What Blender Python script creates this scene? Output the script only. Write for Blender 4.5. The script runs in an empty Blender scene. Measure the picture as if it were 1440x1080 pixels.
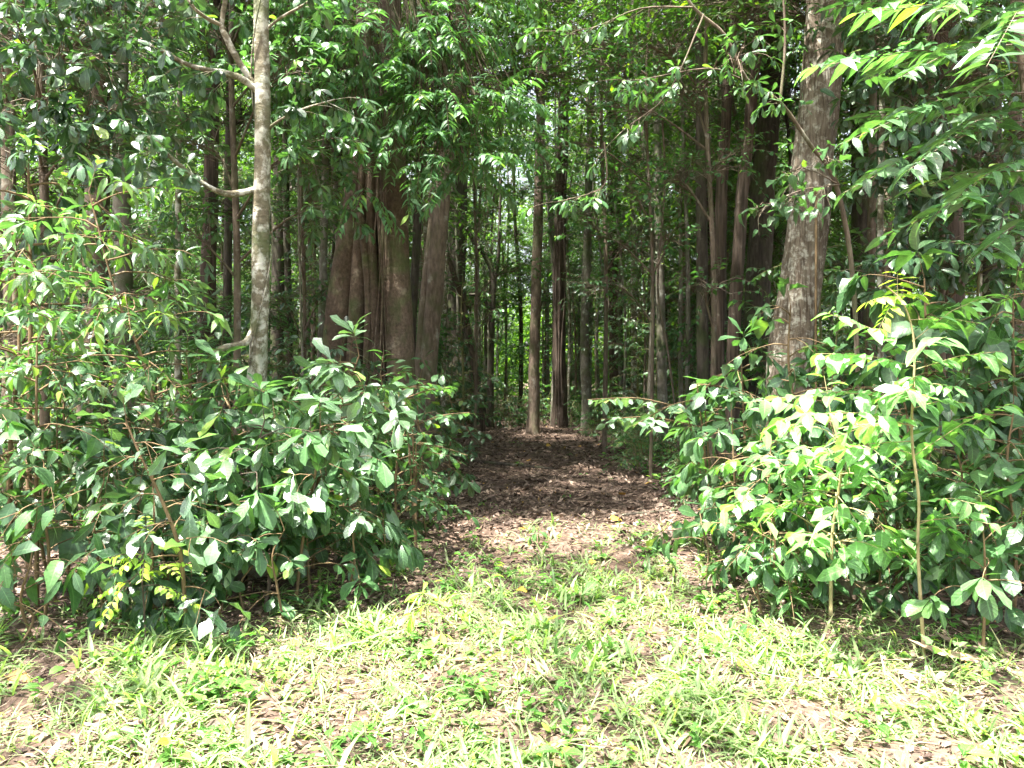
import bpy, math
import numpy as np
from mathutils import Vector, Matrix
PI=math.pi
sc=bpy.context.scene
COL=sc.collection
RNG=np.random.RandomState
CAMZ=1.6; FPX=1080.0; HOR=520.0

def H(x,y):
    x=np.asarray(x,float); y=np.asarray(y,float)
    return 0.035*np.sin(x*0.9+1.3)*np.cos(y*0.7)+0.02*np.sin(x*2.3+y*1.7)+0.012*np.sin(x*5.1-y*4.3)-0.0175
def P(px,py,Y):
    return np.array([(px-720.0)/FPX*Y, Y, CAMZ-(py-HOR)/FPX*Y])
def G(px,Y):
    x=(px-720.0)/FPX*Y
    return np.array([x,Y,float(H(x,Y))])
def nrm(v):
    return v/np.maximum(np.linalg.norm(v,axis=-1,keepdims=True),1e-9)
UP=np.array([0,0,1.0])

# ---------------------------------------------------------------- materials
def newmat(name):
    m=bpy.data.materials.new(name); m.use_nodes=True
    nt=m.node_tree; nt.nodes.clear()
    return m,nt,nt.nodes.new
def mixc(nt,a,b,f,mode='MIX'):
    n=nt.nodes.new('ShaderNodeMix'); n.data_type='RGBA'; n.blend_type=mode
    for s,v in ((n.inputs[0],f),(n.inputs[6],a),(n.inputs[7],b)):
        if isinstance(v,bpy.types.NodeSocket): nt.links.new(v,s)
        elif isinstance(v,(int,float)): s.default_value=v
        else: s.default_value=(*v,1)
    return n.outputs[2]
def mth(nt,op,a,b=None,c=None,clamp=False):
    n=nt.nodes.new('ShaderNodeMath'); n.operation=op; n.use_clamp=clamp
    for i,v in enumerate((a,b,c)):
        if v is None: continue
        if isinstance(v,bpy.types.NodeSocket): nt.links.new(v,n.inputs[i])
        else: n.inputs[i].default_value=v
    return n.outputs[0]
def leaf_mat(name,c1,c2,young=(0.36,0.5,0.05),rough=0.38,trans=0.3,spec=0.5,veins=9.0,bump=0.2,tcol=None,pale=1.7):
    m,nt,N=newmat(name); L=nt.links.new
    at=N('ShaderNodeAttribute'); at.attribute_name='tint'
    sp=N('ShaderNodeSeparateColor'); L(at.outputs['Color'],sp.inputs[0])
    uv=N('ShaderNodeUVMap'); su=N('ShaderNodeSeparateXYZ'); L(uv.outputs[0],su.inputs[0])
    base=mixc(nt,c1,c2,sp.outputs[0])
    g=mth(nt,'MULTIPLY_ADD',sp.outputs[1],0.95,0.5)
    cb=N('ShaderNodeCombineColor'); 
    for i in range(3): L(g,cb.inputs[i])
    base=mixc(nt,base,cb.outputs[0],1.0,'MULTIPLY')
    base=mixc(nt,base,young,sp.outputs[2])
    # midrib and side veins (u across -1..1, v along)
    au=mth(nt,'ABSOLUTE',su.outputs[0])
    mid=mth(nt,'LESS_THAN',au,0.07)
    base=mixc(nt,base,tuple(min(1,c*pale+0.02) for c in c2),mth(nt,'MULTIPLY',mid,0.6))
    vv=mth(nt,'SINE',mth(nt,'MULTIPLY',mth(nt,'SUBTRACT',su.outputs[1],mth(nt,'MULTIPLY',au,0.16)),veins*2*PI))
    base=mixc(nt,base,tuple(min(1,c*1.45+0.01) for c in c2),mth(nt,'MULTIPLY',mth(nt,'GREATER_THAN',vv,0.93),0.35))
    # blotches
    tc=N('ShaderNodeTexCoord'); no=N('ShaderNodeTexNoise'); no.inputs['Scale'].default_value=38
    L(tc.outputs['Object'],no.inputs['Vector'])
    base=mixc(nt,base,mixc(nt,base,(0.55,0.55,0.55),1.0,'MULTIPLY'),mth(nt,'MULTIPLY_ADD',no.outputs[0],2.2,-0.95,clamp=True))
    n3=N('ShaderNodeTexNoise'); n3.inputs['Scale'].default_value=75; n3.inputs['Detail'].default_value=3; L(tc.outputs['Object'],n3.inputs['Vector'])
    base=mixc(nt,base,(0.2,0.13,0.05),mth(nt,'MULTIPLY_ADD',n3.outputs[0],14,-9.6,clamp=True))
    geo=N('ShaderNodeNewGeometry')
    back=mixc(nt,base,mixc(nt,base,(0.14,0.2,0.11),0.45),geo.outputs['Backfacing'])
    bp=N('ShaderNodeBump'); bp.inputs['Strength'].default_value=bump; bp.inputs['Distance'].default_value=0.004
    hh=mth(nt,'MULTIPLY_ADD',mth(nt,'MINIMUM',au,0.25),3.0,mth(nt,'MULTIPLY',vv,0.35))
    L(hh,bp.inputs['Height'])
    pr=N('ShaderNodeBsdfPrincipled'); L(back,pr.inputs['Base Color'])
    rr=mth(nt,'MULTIPLY_ADD',no.outputs[0],0.3,rough-0.13)
    L(rr,pr.inputs['Roughness'])
    pr.inputs['Specular IOR Level'].default_value=spec
    L(bp.outputs[0],pr.inputs['Normal'])
    tr=N('ShaderNodeBsdfTranslucent')
    t=mixc(nt,base,tcol or (1.9,2.3,0.8),1.0,'MULTIPLY')
    L(t,tr.inputs[0]); L(bp.outputs[0],tr.inputs['Normal'])
    mx=N('ShaderNodeMixShader'); mx.inputs[0].default_value=trans
    L(pr.outputs[0],mx.inputs[1]); L(tr.outputs[0],mx.inputs[2])
    o=N('ShaderNodeOutputMaterial'); L(mx.outputs[0],o.inputs[0])
    return m
def bark_mat(name,c1,c2,patch=(0.36,0.36,0.3),patch_amt=0.35,patch_scale=5,stretch=0.12,fis=14,moss=0.0,bump=0.6,rings=0.0,mosscol=(0.06,0.09,0.025)):
    m,nt,N=newmat(name); L=nt.links.new
    tc=N('ShaderNodeTexCoord'); mp=N('ShaderNodeMapping'); mp.inputs['Scale'].default_value=(1,1,stretch)
    L(tc.outputs['Object'],mp.inputs[0])
    a=N('ShaderNodeTexNoise'); a.inputs['Scale'].default_value=fis; a.inputs['Detail'].default_value=6; a.inputs['Roughness'].default_value=0.65; L(mp.outputs[0],a.inputs['Vector'])
    big=N('ShaderNodeTexNoise'); big.inputs['Scale'].default_value=1.6; big.inputs['Detail'].default_value=4; L(tc.outputs['Object'],big.inputs['Vector'])
    f=mth(nt,'MULTIPLY_ADD',a.outputs[0],3.6,-1.3,clamp=True)
    base=mixc(nt,c1,c2,f)
    base=mixc(nt,base,mixc(nt,base,(0.55,0.5,0.45),1.0,'MULTIPLY'),mth(nt,'MULTIPLY_ADD',big.outputs[0],3,-1.2,clamp=True))
    pn=N('ShaderNodeTexNoise'); pn.inputs['Scale'].default_value=patch_scale; pn.inputs['Detail'].default_value=8; pn.inputs['Roughness'].default_value=.65; pn.inputs['Distortion'].default_value=0.15; L(tc.outputs['Object'],pn.inputs['Vector'])
    pf=mth(nt,'MULTIPLY',mth(nt,'MULTIPLY_ADD',pn.outputs[0],9,-9*(0.5+0.16*(1-2*patch_amt)),clamp=True),0.85)
    if stretch<1: pf=mth(nt,'MULTIPLY',pf,mth(nt,'MULTIPLY_ADD',a.outputs[0],5,-1.7,clamp=True))
    base=mixc(nt,base,patch,pf)
    if moss:
        mn=N('ShaderNodeTexNoise'); mn.inputs['Scale'].default_value=3.2; mn.inputs['Detail'].default_value=6; 
        mp2=N('ShaderNodeMapping'); mp2.inputs['Location'].default_value=(7,3,1); L(tc.outputs['Object'],mp2.inputs[0]); L(mp2.outputs[0],mn.inputs['Vector'])
        base=mixc(nt,base,mosscol,mth(nt,'MULTIPLY',mth(nt,'MULTIPLY_ADD',mn.outputs[0],6,-3.0,clamp=True),moss))
    h=mth(nt,'MULTIPLY_ADD',a.outputs[0],1.0,mth(nt,'MULTIPLY',pn.outputs[0],0.4))
    if rings:
        s=N('ShaderNodeSeparateXYZ'); L(tc.outputs['Object'],s.inputs[0])
        w=mth(nt,'SINE',mth(nt,'MULTIPLY_ADD',s.outputs[2],32.0,mth(nt,'MULTIPLY',big.outputs[0],14)))
        h=mth(nt,'MULTIPLY_ADD',w,rings,h)
        base=mixc(nt,base,mixc(nt,base,(0.6,0.55,0.5),1.0,'MULTIPLY'),mth(nt,'MULTIPLY_ADD',w,rings*2,-rings,clamp=True))
    bp=N('ShaderNodeBump'); bp.inputs['Strength'].default_value=bump; bp.inputs['Distance'].default_value=0.03; L(h,bp.inputs['Height'])
    pr=N('ShaderNodeBsdfPrincipled'); L(base,pr.inputs['Base Color']); pr.inputs['Roughness'].default_value=0.85
    pr.inputs['Specular IOR Level'].default_value=0.25; L(bp.outputs[0],pr.inputs['Normal'])
    o=N('ShaderNodeOutputMaterial'); L(pr.outputs[0],o.inputs[0])
    return m

M={}
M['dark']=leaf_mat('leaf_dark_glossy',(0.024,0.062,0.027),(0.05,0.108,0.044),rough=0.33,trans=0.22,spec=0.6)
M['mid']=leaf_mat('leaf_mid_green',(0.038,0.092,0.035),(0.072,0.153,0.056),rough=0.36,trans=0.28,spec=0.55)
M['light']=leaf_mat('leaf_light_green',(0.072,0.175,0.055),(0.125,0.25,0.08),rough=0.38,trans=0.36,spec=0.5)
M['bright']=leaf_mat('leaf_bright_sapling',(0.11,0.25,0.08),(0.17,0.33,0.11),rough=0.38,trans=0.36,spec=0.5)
M['pale']=leaf_mat('leaf_glossy_painted_glare',(0.07,0.14,0.07),(0.13,0.22,0.115),rough=0.27,trans=0.22,spec=0.8)  # base colour paled to carry the glare on these glossy leaves
M['fine']=leaf_mat('leaf_soft_green',(0.028,0.085,0.026),(0.05,0.125,0.04),rough=0.5,trans=0.34,spec=0.35,bump=0.2)
M['frond']=leaf_mat('leaf_frond_green',(0.055,0.14,0.055),(0.1,0.21,0.08),rough=0.4,trans=0.34,spec=0.5)
M['yellow']=leaf_mat('leaf_young_yellow',(0.2,0.34,0.05),(0.34,0.42,0.07),rough=0.42,trans=0.4,spec=0.4)
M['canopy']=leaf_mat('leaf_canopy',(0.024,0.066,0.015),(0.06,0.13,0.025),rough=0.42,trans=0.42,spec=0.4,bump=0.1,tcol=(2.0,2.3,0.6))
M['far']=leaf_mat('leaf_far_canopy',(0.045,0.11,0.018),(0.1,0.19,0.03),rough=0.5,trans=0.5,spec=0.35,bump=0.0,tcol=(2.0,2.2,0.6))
M['grass']=leaf_mat('grass_blade',(0.11,0.19,0.07),(0.24,0.32,0.14),young=(0.5,0.45,0.28),rough=0.45,trans=0.4,spec=0.35,veins=1,bump=0.1)
M['herb']=leaf_mat('herb_leaf',(0.055,0.15,0.03),(0.11,0.24,0.045),rough=0.45,trans=0.35,spec=0.35)
M['b_pale']=bark_mat('bark_pale_mottled',(0.12,0.105,0.068),(0.23,0.205,0.14),patch=(0.52,0.51,0.43),patch_amt=0.55,patch_scale=10,stretch=1.6,fis=20,moss=0.55,bump=0.5,rings=.1)
M['b_big']=bark_mat('bark_flaky_pale',(0.09,0.066,0.045),(0.27,0.225,0.17),patch=(0.5,0.48,0.4),patch_amt=0.5,patch_scale=12,stretch=0.12,fis=38,bump=0.9)
M['b_fig']=bark_mat('bark_smooth_redbrown',(0.07,0.05,0.035),(0.14,0.1,0.07),patch=(0.26,0.22,0.16),patch_amt=0.3,patch_scale=4,stretch=0.7,fis=34,moss=0.6,bump=0.5,rings=0.18)
M['b_red']=bark_mat('bark_fibrous_red',(0.045,0.034,0.025),(0.14,0.105,0.08),patch=(0.3,0.27,0.22),patch_amt=0.15,stretch=0.06,fis=30,bump=1.0)
M['b_brown']=bark_mat('bark_brown',(0.1,0.075,0.055),(0.2,0.155,0.115),patch=(0.34,0.33,0.27),patch_amt=0.3,patch_scale=4,stretch=0.3,fis=22,moss=0.4,bump=0.6)
M['b_grey']=bark_mat('bark_grey',(0.12,0.11,0.085),(0.22,0.205,0.165),patch=(0.4,0.4,0.34),patch_amt=0.3,patch_scale=5,stretch=0.5,fis=18,moss=0.6,bump=0.4)
M['b_dark']=bark_mat('bark_dark',(0.045,0.038,0.03),(0.1,0.085,0.065),patch=(0.2,0.2,0.16),patch_amt=0.15,stretch=0.2,fis=22,moss=0.5,bump=0.7)  # dark bark tone with sparse paler flecks and moss
M['b_tan']=bark_mat('twig_tan',(0.12,0.085,0.045),(0.22,0.15,0.08),patch_amt=0.1,stretch=0.3,fis=40,bump=0.3)
M['b_green']=bark_mat('twig_green',(0.12,0.15,0.05),(0.22,0.2,0.1),patch_amt=0.1,stretch=0.3,fis=40,bump=0.3)
M['b_straw']=bark_mat('stem_straw',(0.3,0.25,0.12),(0.42,0.35,0.19),patch=(0.5,0.48,0.36),patch_amt=0.2,stretch=0.4,fis=40,bump=0.3)

def litter_mat(name,c1,c2,young):
    m,nt,N=newmat(name); L=nt.links.new
    at=N('ShaderNodeAttribute'); at.attribute_name='tint'
    sp=N('ShaderNodeSeparateColor'); L(at.outputs['Color'],sp.inputs[0])
    base=mixc(nt,c1,c2,sp.outputs[0])
    base=mixc(nt,base,young,sp.outputs[2])
    tc=N('ShaderNodeTexCoord'); no=N('ShaderNodeTexNoise'); no.inputs['Scale'].default_value=60; L(tc.outputs['Object'],no.inputs['Vector'])
    base=mixc(nt,base,mixc(nt,base,(0.45,0.4,0.38),1.0,'MULTIPLY'),mth(nt,'MULTIPLY_ADD',no.outputs[0],3,-1.2,clamp=True))
    pr=N('ShaderNodeBsdfPrincipled'); L(base,pr.inputs['Base Color']); pr.inputs['Roughness'].default_value=0.7
    pr.inputs['Specular IOR Level'].default_value=0.3
    o=N('ShaderNodeOutputMaterial'); L(pr.outputs[0],o.inputs[0]); return m
M['litter']=litter_mat('dead_leaf',(0.05,0.031,0.022),(0.34,0.255,0.195),(0.5,0.3,0.04))
M['stick']=litter_mat('dead_stick',(0.09,0.06,0.045),(0.3,0.23,0.18),(0.3,0.2,0.1))

def ground_mat():
    m,nt,N=newmat('forest_soil'); L=nt.links.new
    tc=N('ShaderNodeTexCoord')
    v=N('ShaderNodeTexVoronoi'); v.inputs['Scale'].default_value=22; v.inputs['Randomness'].default_value=1
    n0=N('ShaderNodeTexNoise'); n0.inputs['Scale'].default_value=9; n0.inputs['Detail'].default_value=5
    L(tc.outputs['Object'],n0.inputs['Vector'])
    va=N('ShaderNodeVectorMath'); va.operation='MULTIPLY_ADD'; L(n0.outputs['Color'],va.inputs[0]); va.inputs[1].default_value=(.12,.12,.12); L(tc.outputs['Object'],va.inputs[2])
    L(va.outputs[0],v.inputs['Vector'])
    s=N('ShaderNodeSeparateColor'); L(v.outputs['Color'],s.inputs[0])
    chip=mixc(nt,(0.055,0.035,0.025),(0.2,0.14,0.105),s.outputs[0])
    chip=mixc(nt,chip,(0.05,0.033,0.025),mth(nt,'MULTIPLY_ADD',v.outputs['Distance'],2.2,-0.5,clamp=True))
    n2=N('ShaderNodeTexNoise'); n2.inputs['Scale'].default_value=0.9; n2.inputs['Detail'].default_value=6; L(tc.outputs['Object'],n2.inputs['Vector'])
    soil=mixc(nt,(0.085,0.055,0.04),(0.14,0.095,0.07),n0.outputs[0])
    base=mixc(nt,chip,soil,mth(nt,'MULTIPLY_ADD',n2.outputs[0],3,-1.2,clamp=True))
    bp=N('ShaderNodeBump'); bp.inputs['Strength'].default_value=0.9; bp.inputs['Distance'].default_value=0.03
    L(mth(nt,'MULTIPLY_ADD',s.outputs[1],0.5,n0.outputs[0]),bp.inputs['Height'])
    pr=N('ShaderNodeBsdfPrincipled'); L(base,pr.inputs['Base Color']); pr.inputs['Roughness'].default_value=0.9; L(bp.outputs[0],pr.inputs['Normal'])
    pr.inputs['Specular IOR Level'].default_value=0.2
    o=N('ShaderNodeOutputMaterial'); L(pr.outputs[0],o.inputs[0]); return m
M['ground']=ground_mat()

# ---------------------------------------------------------------- mesh assembly
class MB:
    def __init__(s): s.V=[];s.F=[];s.U=[];s.T=[];s.n=0
    def add(s,V,F,U=None,T=None):
        V=np.asarray(V,np.float32).reshape(-1,3); F=np.asarray(F,np.int64).reshape(-1,4)
        s.V.append(V); s.F.append(F+s.n)
        s.U.append(np.zeros((len(V),2),np.float32) if U is None else np.asarray(U,np.float32))
        s.T.append(np.full((len(V),3),0.5,np.float32) if T is None else np.asarray(T,np.float32))
        s.n+=len(V)
    def mesh(s,name,mat,smooth=True,origin=None):
        if not s.V: return None
        V=np.concatenate(s.V);F=np.concatenate(s.F);U=np.concatenate(s.U);T=np.concatenate(s.T)
        if origin is not None: V=V-np.asarray(origin,np.float32)
        me=bpy.data.meshes.new(name); me.vertices.add(len(V)); me.vertices.foreach_set('co',V.ravel())
        me.loops.add(len(F)*4); me.loops.foreach_set('vertex_index',F.ravel().astype(np.int32))
        me.polygons.add(len(F)); me.polygons.foreach_set('loop_start',np.arange(0,len(F)*4,4,dtype=np.int32))
        me.polygons.foreach_set('loop_total',np.full(len(F),4,np.int32))
        me.polygons.foreach_set('use_smooth',np.full(len(F),smooth,bool))
        me.update(calc_edges=True)
        uv=me.uv_layers.new(name='UVMap'); uv.data.foreach_set('uv',U[F.ravel()].ravel())
        a=me.attributes.new('tint','FLOAT_COLOR','POINT')
        a.data.foreach_set('color',np.concatenate([T,np.ones((len(T),1),np.float32)],1).ravel())
        me.materials.append(M[mat]); return me
def link(name,me,parent=None,loc=None):
    o=bpy.data.objects.new(name,me); COL.objects.link(o)
    if parent is not None: o.parent=parent
    if loc is not None: o.location=loc
    return o
def tag(o,label,cat,group=None,kind=None):
    if label: o['label']=label
    if cat: o['category']=cat
    if group: o['group']=group
    if kind: o['kind']=kind
    return o

PROF={'obovate':([0,.09,.25,.45,.65,.85,1],[.05,.06,.35,.75,1,.85,.06]),
 'ellip':([0,.08,.24,.43,.63,.84,1],[.05,.08,.72,1,.95,.5,.02]),
 'lance':([0,.07,.22,.4,.6,.82,1],[.05,.1,.75,1,.85,.42,.02]),
 'ovate':([0,.08,.2,.38,.58,.8,1],[.05,.1,.9,1,.78,.4,.02]),
 'blade':([0,.2,.4,.6,.8,1],[.6,.9,1,.85,.55,.05]),
 'mid':([0,.12,.4,.72,1],[.05,.25,1,.85,.04]),
 'lo':([0,.5,1],[.1,1,.1])}
def leaves(mb,Pp,D,Nn,Ln,W,prof='ellip',curl=0.25,fold=0.25,wave=0.0,T=None,rs=None,flat=False):
    """all arrays of n leaves; D direction, Nn upper side"""
    n=len(Pp)
    if n==0: return
    D=nrm(D); X=nrm(np.cross(D,Nn)); Nn=nrm(np.cross(X,D))
    t,w=[np.array(a) for a in PROF[prof]]; S=len(t)
    Ln=np.broadcast_to(Ln,(n,)); W=np.broadcast_to(W,(n,))
    curl=np.broadcast_to(curl,(n,)); fold=np.broadcast_to(fold,(n,))
    if flat:   # two verts across
        s=np.array([-1.,1.])
    else: s=np.array([-1.,0.,1.])
    K=len(s)
    ls=np.ones((n,S,K))
    tt=t[None,:,None]*ls; ww=w[None,:,None]*ls; ss=s[None,None,:]*ls
    if wave and rs is not None:
        ph=rs.rand(n,1,1)*6.28
        wv=wave*np.sin(tt*16+ph+ss*1.3)*np.abs(ss)*ww
    else: wv=0
    hw=(W[:,None,None]/2)*ww
    if S>5 and prof!='blade' and rs is not None: hw=hw*np.clip(1+rs.randn(n,S,1)*.05+rs.randn(n,S,K)*.06-(rs.rand(n,S,K)<.03)*.45,.25,1.35)
    x=ss*hw*np.cos(fold)[:,None,None]
    z=np.abs(ss)*hw*np.sin(fold)[:,None,None]+wv*W[:,None,None]-curl[:,None,None]*Ln[:,None,None]*tt**2
    y=Ln[:,None,None]*tt*(1-0.35*np.abs(curl[:,None,None])*tt)
    V=Pp[:,None,None,:]+x[...,None]*X[:,None,None,:]+y[...,None]*D[:,None,None,:]+z[...,None]*Nn[:,None,None,:]
    base=(np.arange(n)*S*K)[:,None,None]
    i=np.arange(S-1)[None,:,None]; j=np.arange(K-1)[None,None,:]
    a=base+i*K+j
    F=np.stack([a,a+1,a+K+1,a+K],-1)
    U=np.stack([ss,tt],-1)
    if T is None:
        rs=rs or RNG(1); T=np.stack([rs.rand(n),rs.rand(n),np.zeros(n)],1)
    TT=np.repeat(T[:,None,:],S*K,1)
    mb.add(V.reshape(-1,3),F.reshape(-1,4),U.reshape(-1,2),TT.reshape(-1,3))

def tube(mb,pts,rad,sides=6,flute=None,rs=None,tint=None,cap=False):
    pts=np.asarray(pts,float); n=len(pts); rad=np.broadcast_to(rad,(n,)).astype(float)
    tg=nrm(np.gradient(pts,axis=0))
    ref=np.array([1.0,0,0]) if abs(tg[0][0])<0.8 else np.array([0,1.0,0])
    A=nrm(np.cross(tg,np.cross(ref,tg))); B=np.cross(tg,A)
    th=np.linspace(0,2*PI,sides,endpoint=False)
    r=np.repeat(rad[:,None],sides,1)
    if flute is not None:
        z=np.linspace(0,1,n)[:,None]*flute.get('len',1.0)
        for k,amp,fr in flute['w']:
            r=r*(1+amp*np.sin(th[None]*k+z*fr+k*1.7)*flute.get('fall',np.ones(n))[:,None])
    V=pts[:,None]+r[...,None]*(np.cos(th)[None,:,None]*A[:,None]+np.sin(th)[None,:,None]*B[:,None])
    i=np.arange(n-1)[:,None]; j=np.arange(sides)[None]
    F=np.stack([i*sides+j,i*sides+(j+1)%sides,(i+1)*sides+(j+1)%sides,(i+1)*sides+j],-1)
    T=None if tint is None else np.tile(tint,(n*sides,1))
    mb.add(V.reshape(-1,3),F.reshape(-1,4),None,T)

def sticks(mb,S,E,Mid,r0,r1,sides=3):
    """vectorised thin bent sticks"""
    n=len(S)
    if n==0: return
    pts=np.stack([S,Mid,E],1); tg=nrm(E-S); ref=np.where(np.abs(tg[:,2:3])<0.8,UP,np.array([1.0,0,0]))
    A=nrm(np.cross(tg,ref)); B=np.cross(tg,A); th=np.linspace(0,2*PI,sides,endpoint=False)
    rr=np.stack([np.broadcast_to(r0,(n,)),(np.broadcast_to(r0,(n,))+r1)/2,np.broadcast_to(r1,(n,))],1)
    off=np.cos(th)[None,None,:,None]*A[:,None,None]+np.sin(th)[None,None,:,None]*B[:,None,None]
    V=pts[:,:,None,:]+rr[:,:,None,None]*off
    b=(np.arange(n)*3*sides)[:,None,None]; i=np.arange(2)[None,:,None]; j=np.arange(sides)[None,None,:]
    F=np.stack([b+i*sides+j,b+i*sides+(j+1)%sides,b+(i+1)*sides+(j+1)%sides,b+(i+1)*sides+j],-1)
    mb.add(V.reshape(-1,3),F.reshape(-1,4))

def curve(p0,d,length,n,rs,droop=0.0,jit=0.05):
    p=np.array(p0,float); d=nrm(np.array(d,float)); out=[p.copy()]; st=length/n
    for i in range(n):
        d=nrm(d+rs.randn(3)*jit+np.array([0,0,-droop/n])); p=p+d*st; out.append(p.copy())
    return np.array(out)
def smooth(ctrl,n):
    c=np.asarray(ctrl,float); c=np.vstack([2*c[0]-c[1],c,2*c[-1]-c[-2]]); out=[]
    m=len(c)-3
    for i in range(m):
        k=n//m
        for t in np.linspace(0,1,k,endpoint=False):
            a,b,cc,d=c[i:i+4]
            out.append(0.5*((2*b)+(-a+cc)*t+(2*a-5*b+4*cc-d)*t*t+(-a+3*b-3*cc+d)*t**3))
    out.append(c[-2]); return np.array(out)
def along(path,t):
    path=np.asarray(path); s=np.r_[0,np.cumsum(np.linalg.norm(np.diff(path,axis=0),axis=1))]; s/=s[-1]
    t=np.atleast_1d(t)
    return np.stack([np.interp(t,s,path[:,i]) for i in range(3)],-1)

def LS(prof='ellip',L=.12,W=.05,curl=.3,fold=.25,mode='alt',ang=58,sp=.045,droop=.35,young=.02,mat='mid',wave=.05,rag=.12,s0=.25,n=None,tw=None):
    return dict(prof=prof,L=L,W=W,curl=curl,fold=fold,mode=mode,ang=ang,sp=sp,droop=droop,young=young,mat=mat,wave=wave,rag=rag,s0=s0,n=n)
L_LANCE=LS('lance',.16,.042,.3,.3,'spiral',55,.03,.25,.05,'mid')
L_OBOV=LS('obovate',.18,.07,.3,.25,'whorl',68,.02,.45,.03,'mid',n=9)
L_OBOVD=LS('obovate',.19,.075,.35,.25,'whorl',68,.02,.45,.01,'dark',n=9)
L_ROUND=LS('ovate',.115,.068,.35,.3,'spiral',60,.045,.45,.05,'mid',wave=.1)
L_DROOP=LS('ellip',.2,.08,.35,.3,'alt',55,.06,.8,.03,'mid')
L_DIST=LS('ellip',.11,.05,.25,.25,'alt',62,.04,.3,.03,'mid')
L_DISTD=LS('ellip',.11,.048,.25,.25,'alt',62,.04,.35,.02,'dark')
L_DISTL=LS('ellip',.12,.056,.3,.25,'alt',60,.055,.35,.05,'light')
L_PINN=LS('ellip',.115,.057,.32,.2,'pair',62,.068,.45,.0,'light',s0=.12,wave=.04)
L_SMALL=LS('ellip',.065,.03,.25,.25,'alt',60,.026,.3,.04,'fine')
L_FINE=LS('lance',.13,.034,.25,.2,'pair',58,.032,.45,.03,'fine',s0=.1)
L_FROND=LS('lance',.21,.06,.32,.25,'pair',58,.05,.5,.03,'frond',s0=.12,wave=.03)
L_BIG=LS('ellip',.27,.125,.35,.3,'whorl',62,.03,.55,.02,'mid',n=6,wave=.1)
L_WAVY=LS('ovate',.19,.1,.35,.3,'spiral',60,.08,.5,.04,'mid',wave=.16)
L_LOBE=LS('obovate',.22,.062,.3,.2,'spiral',62,.06,.5,.02,'mid',wave=.18)
L_CAN=LS('lo',.12,.05,.15,.3,'alt',60,.05,.3,.03,'canopy',wave=0)
L_FERN=LS('lance',.05,.013,.2,.1,'pair',65,.013,.2,.02,'fine',s0=.1,wave=0)

def alt(ls,**k):
    d=dict(ls); d.update(k); return d

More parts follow.
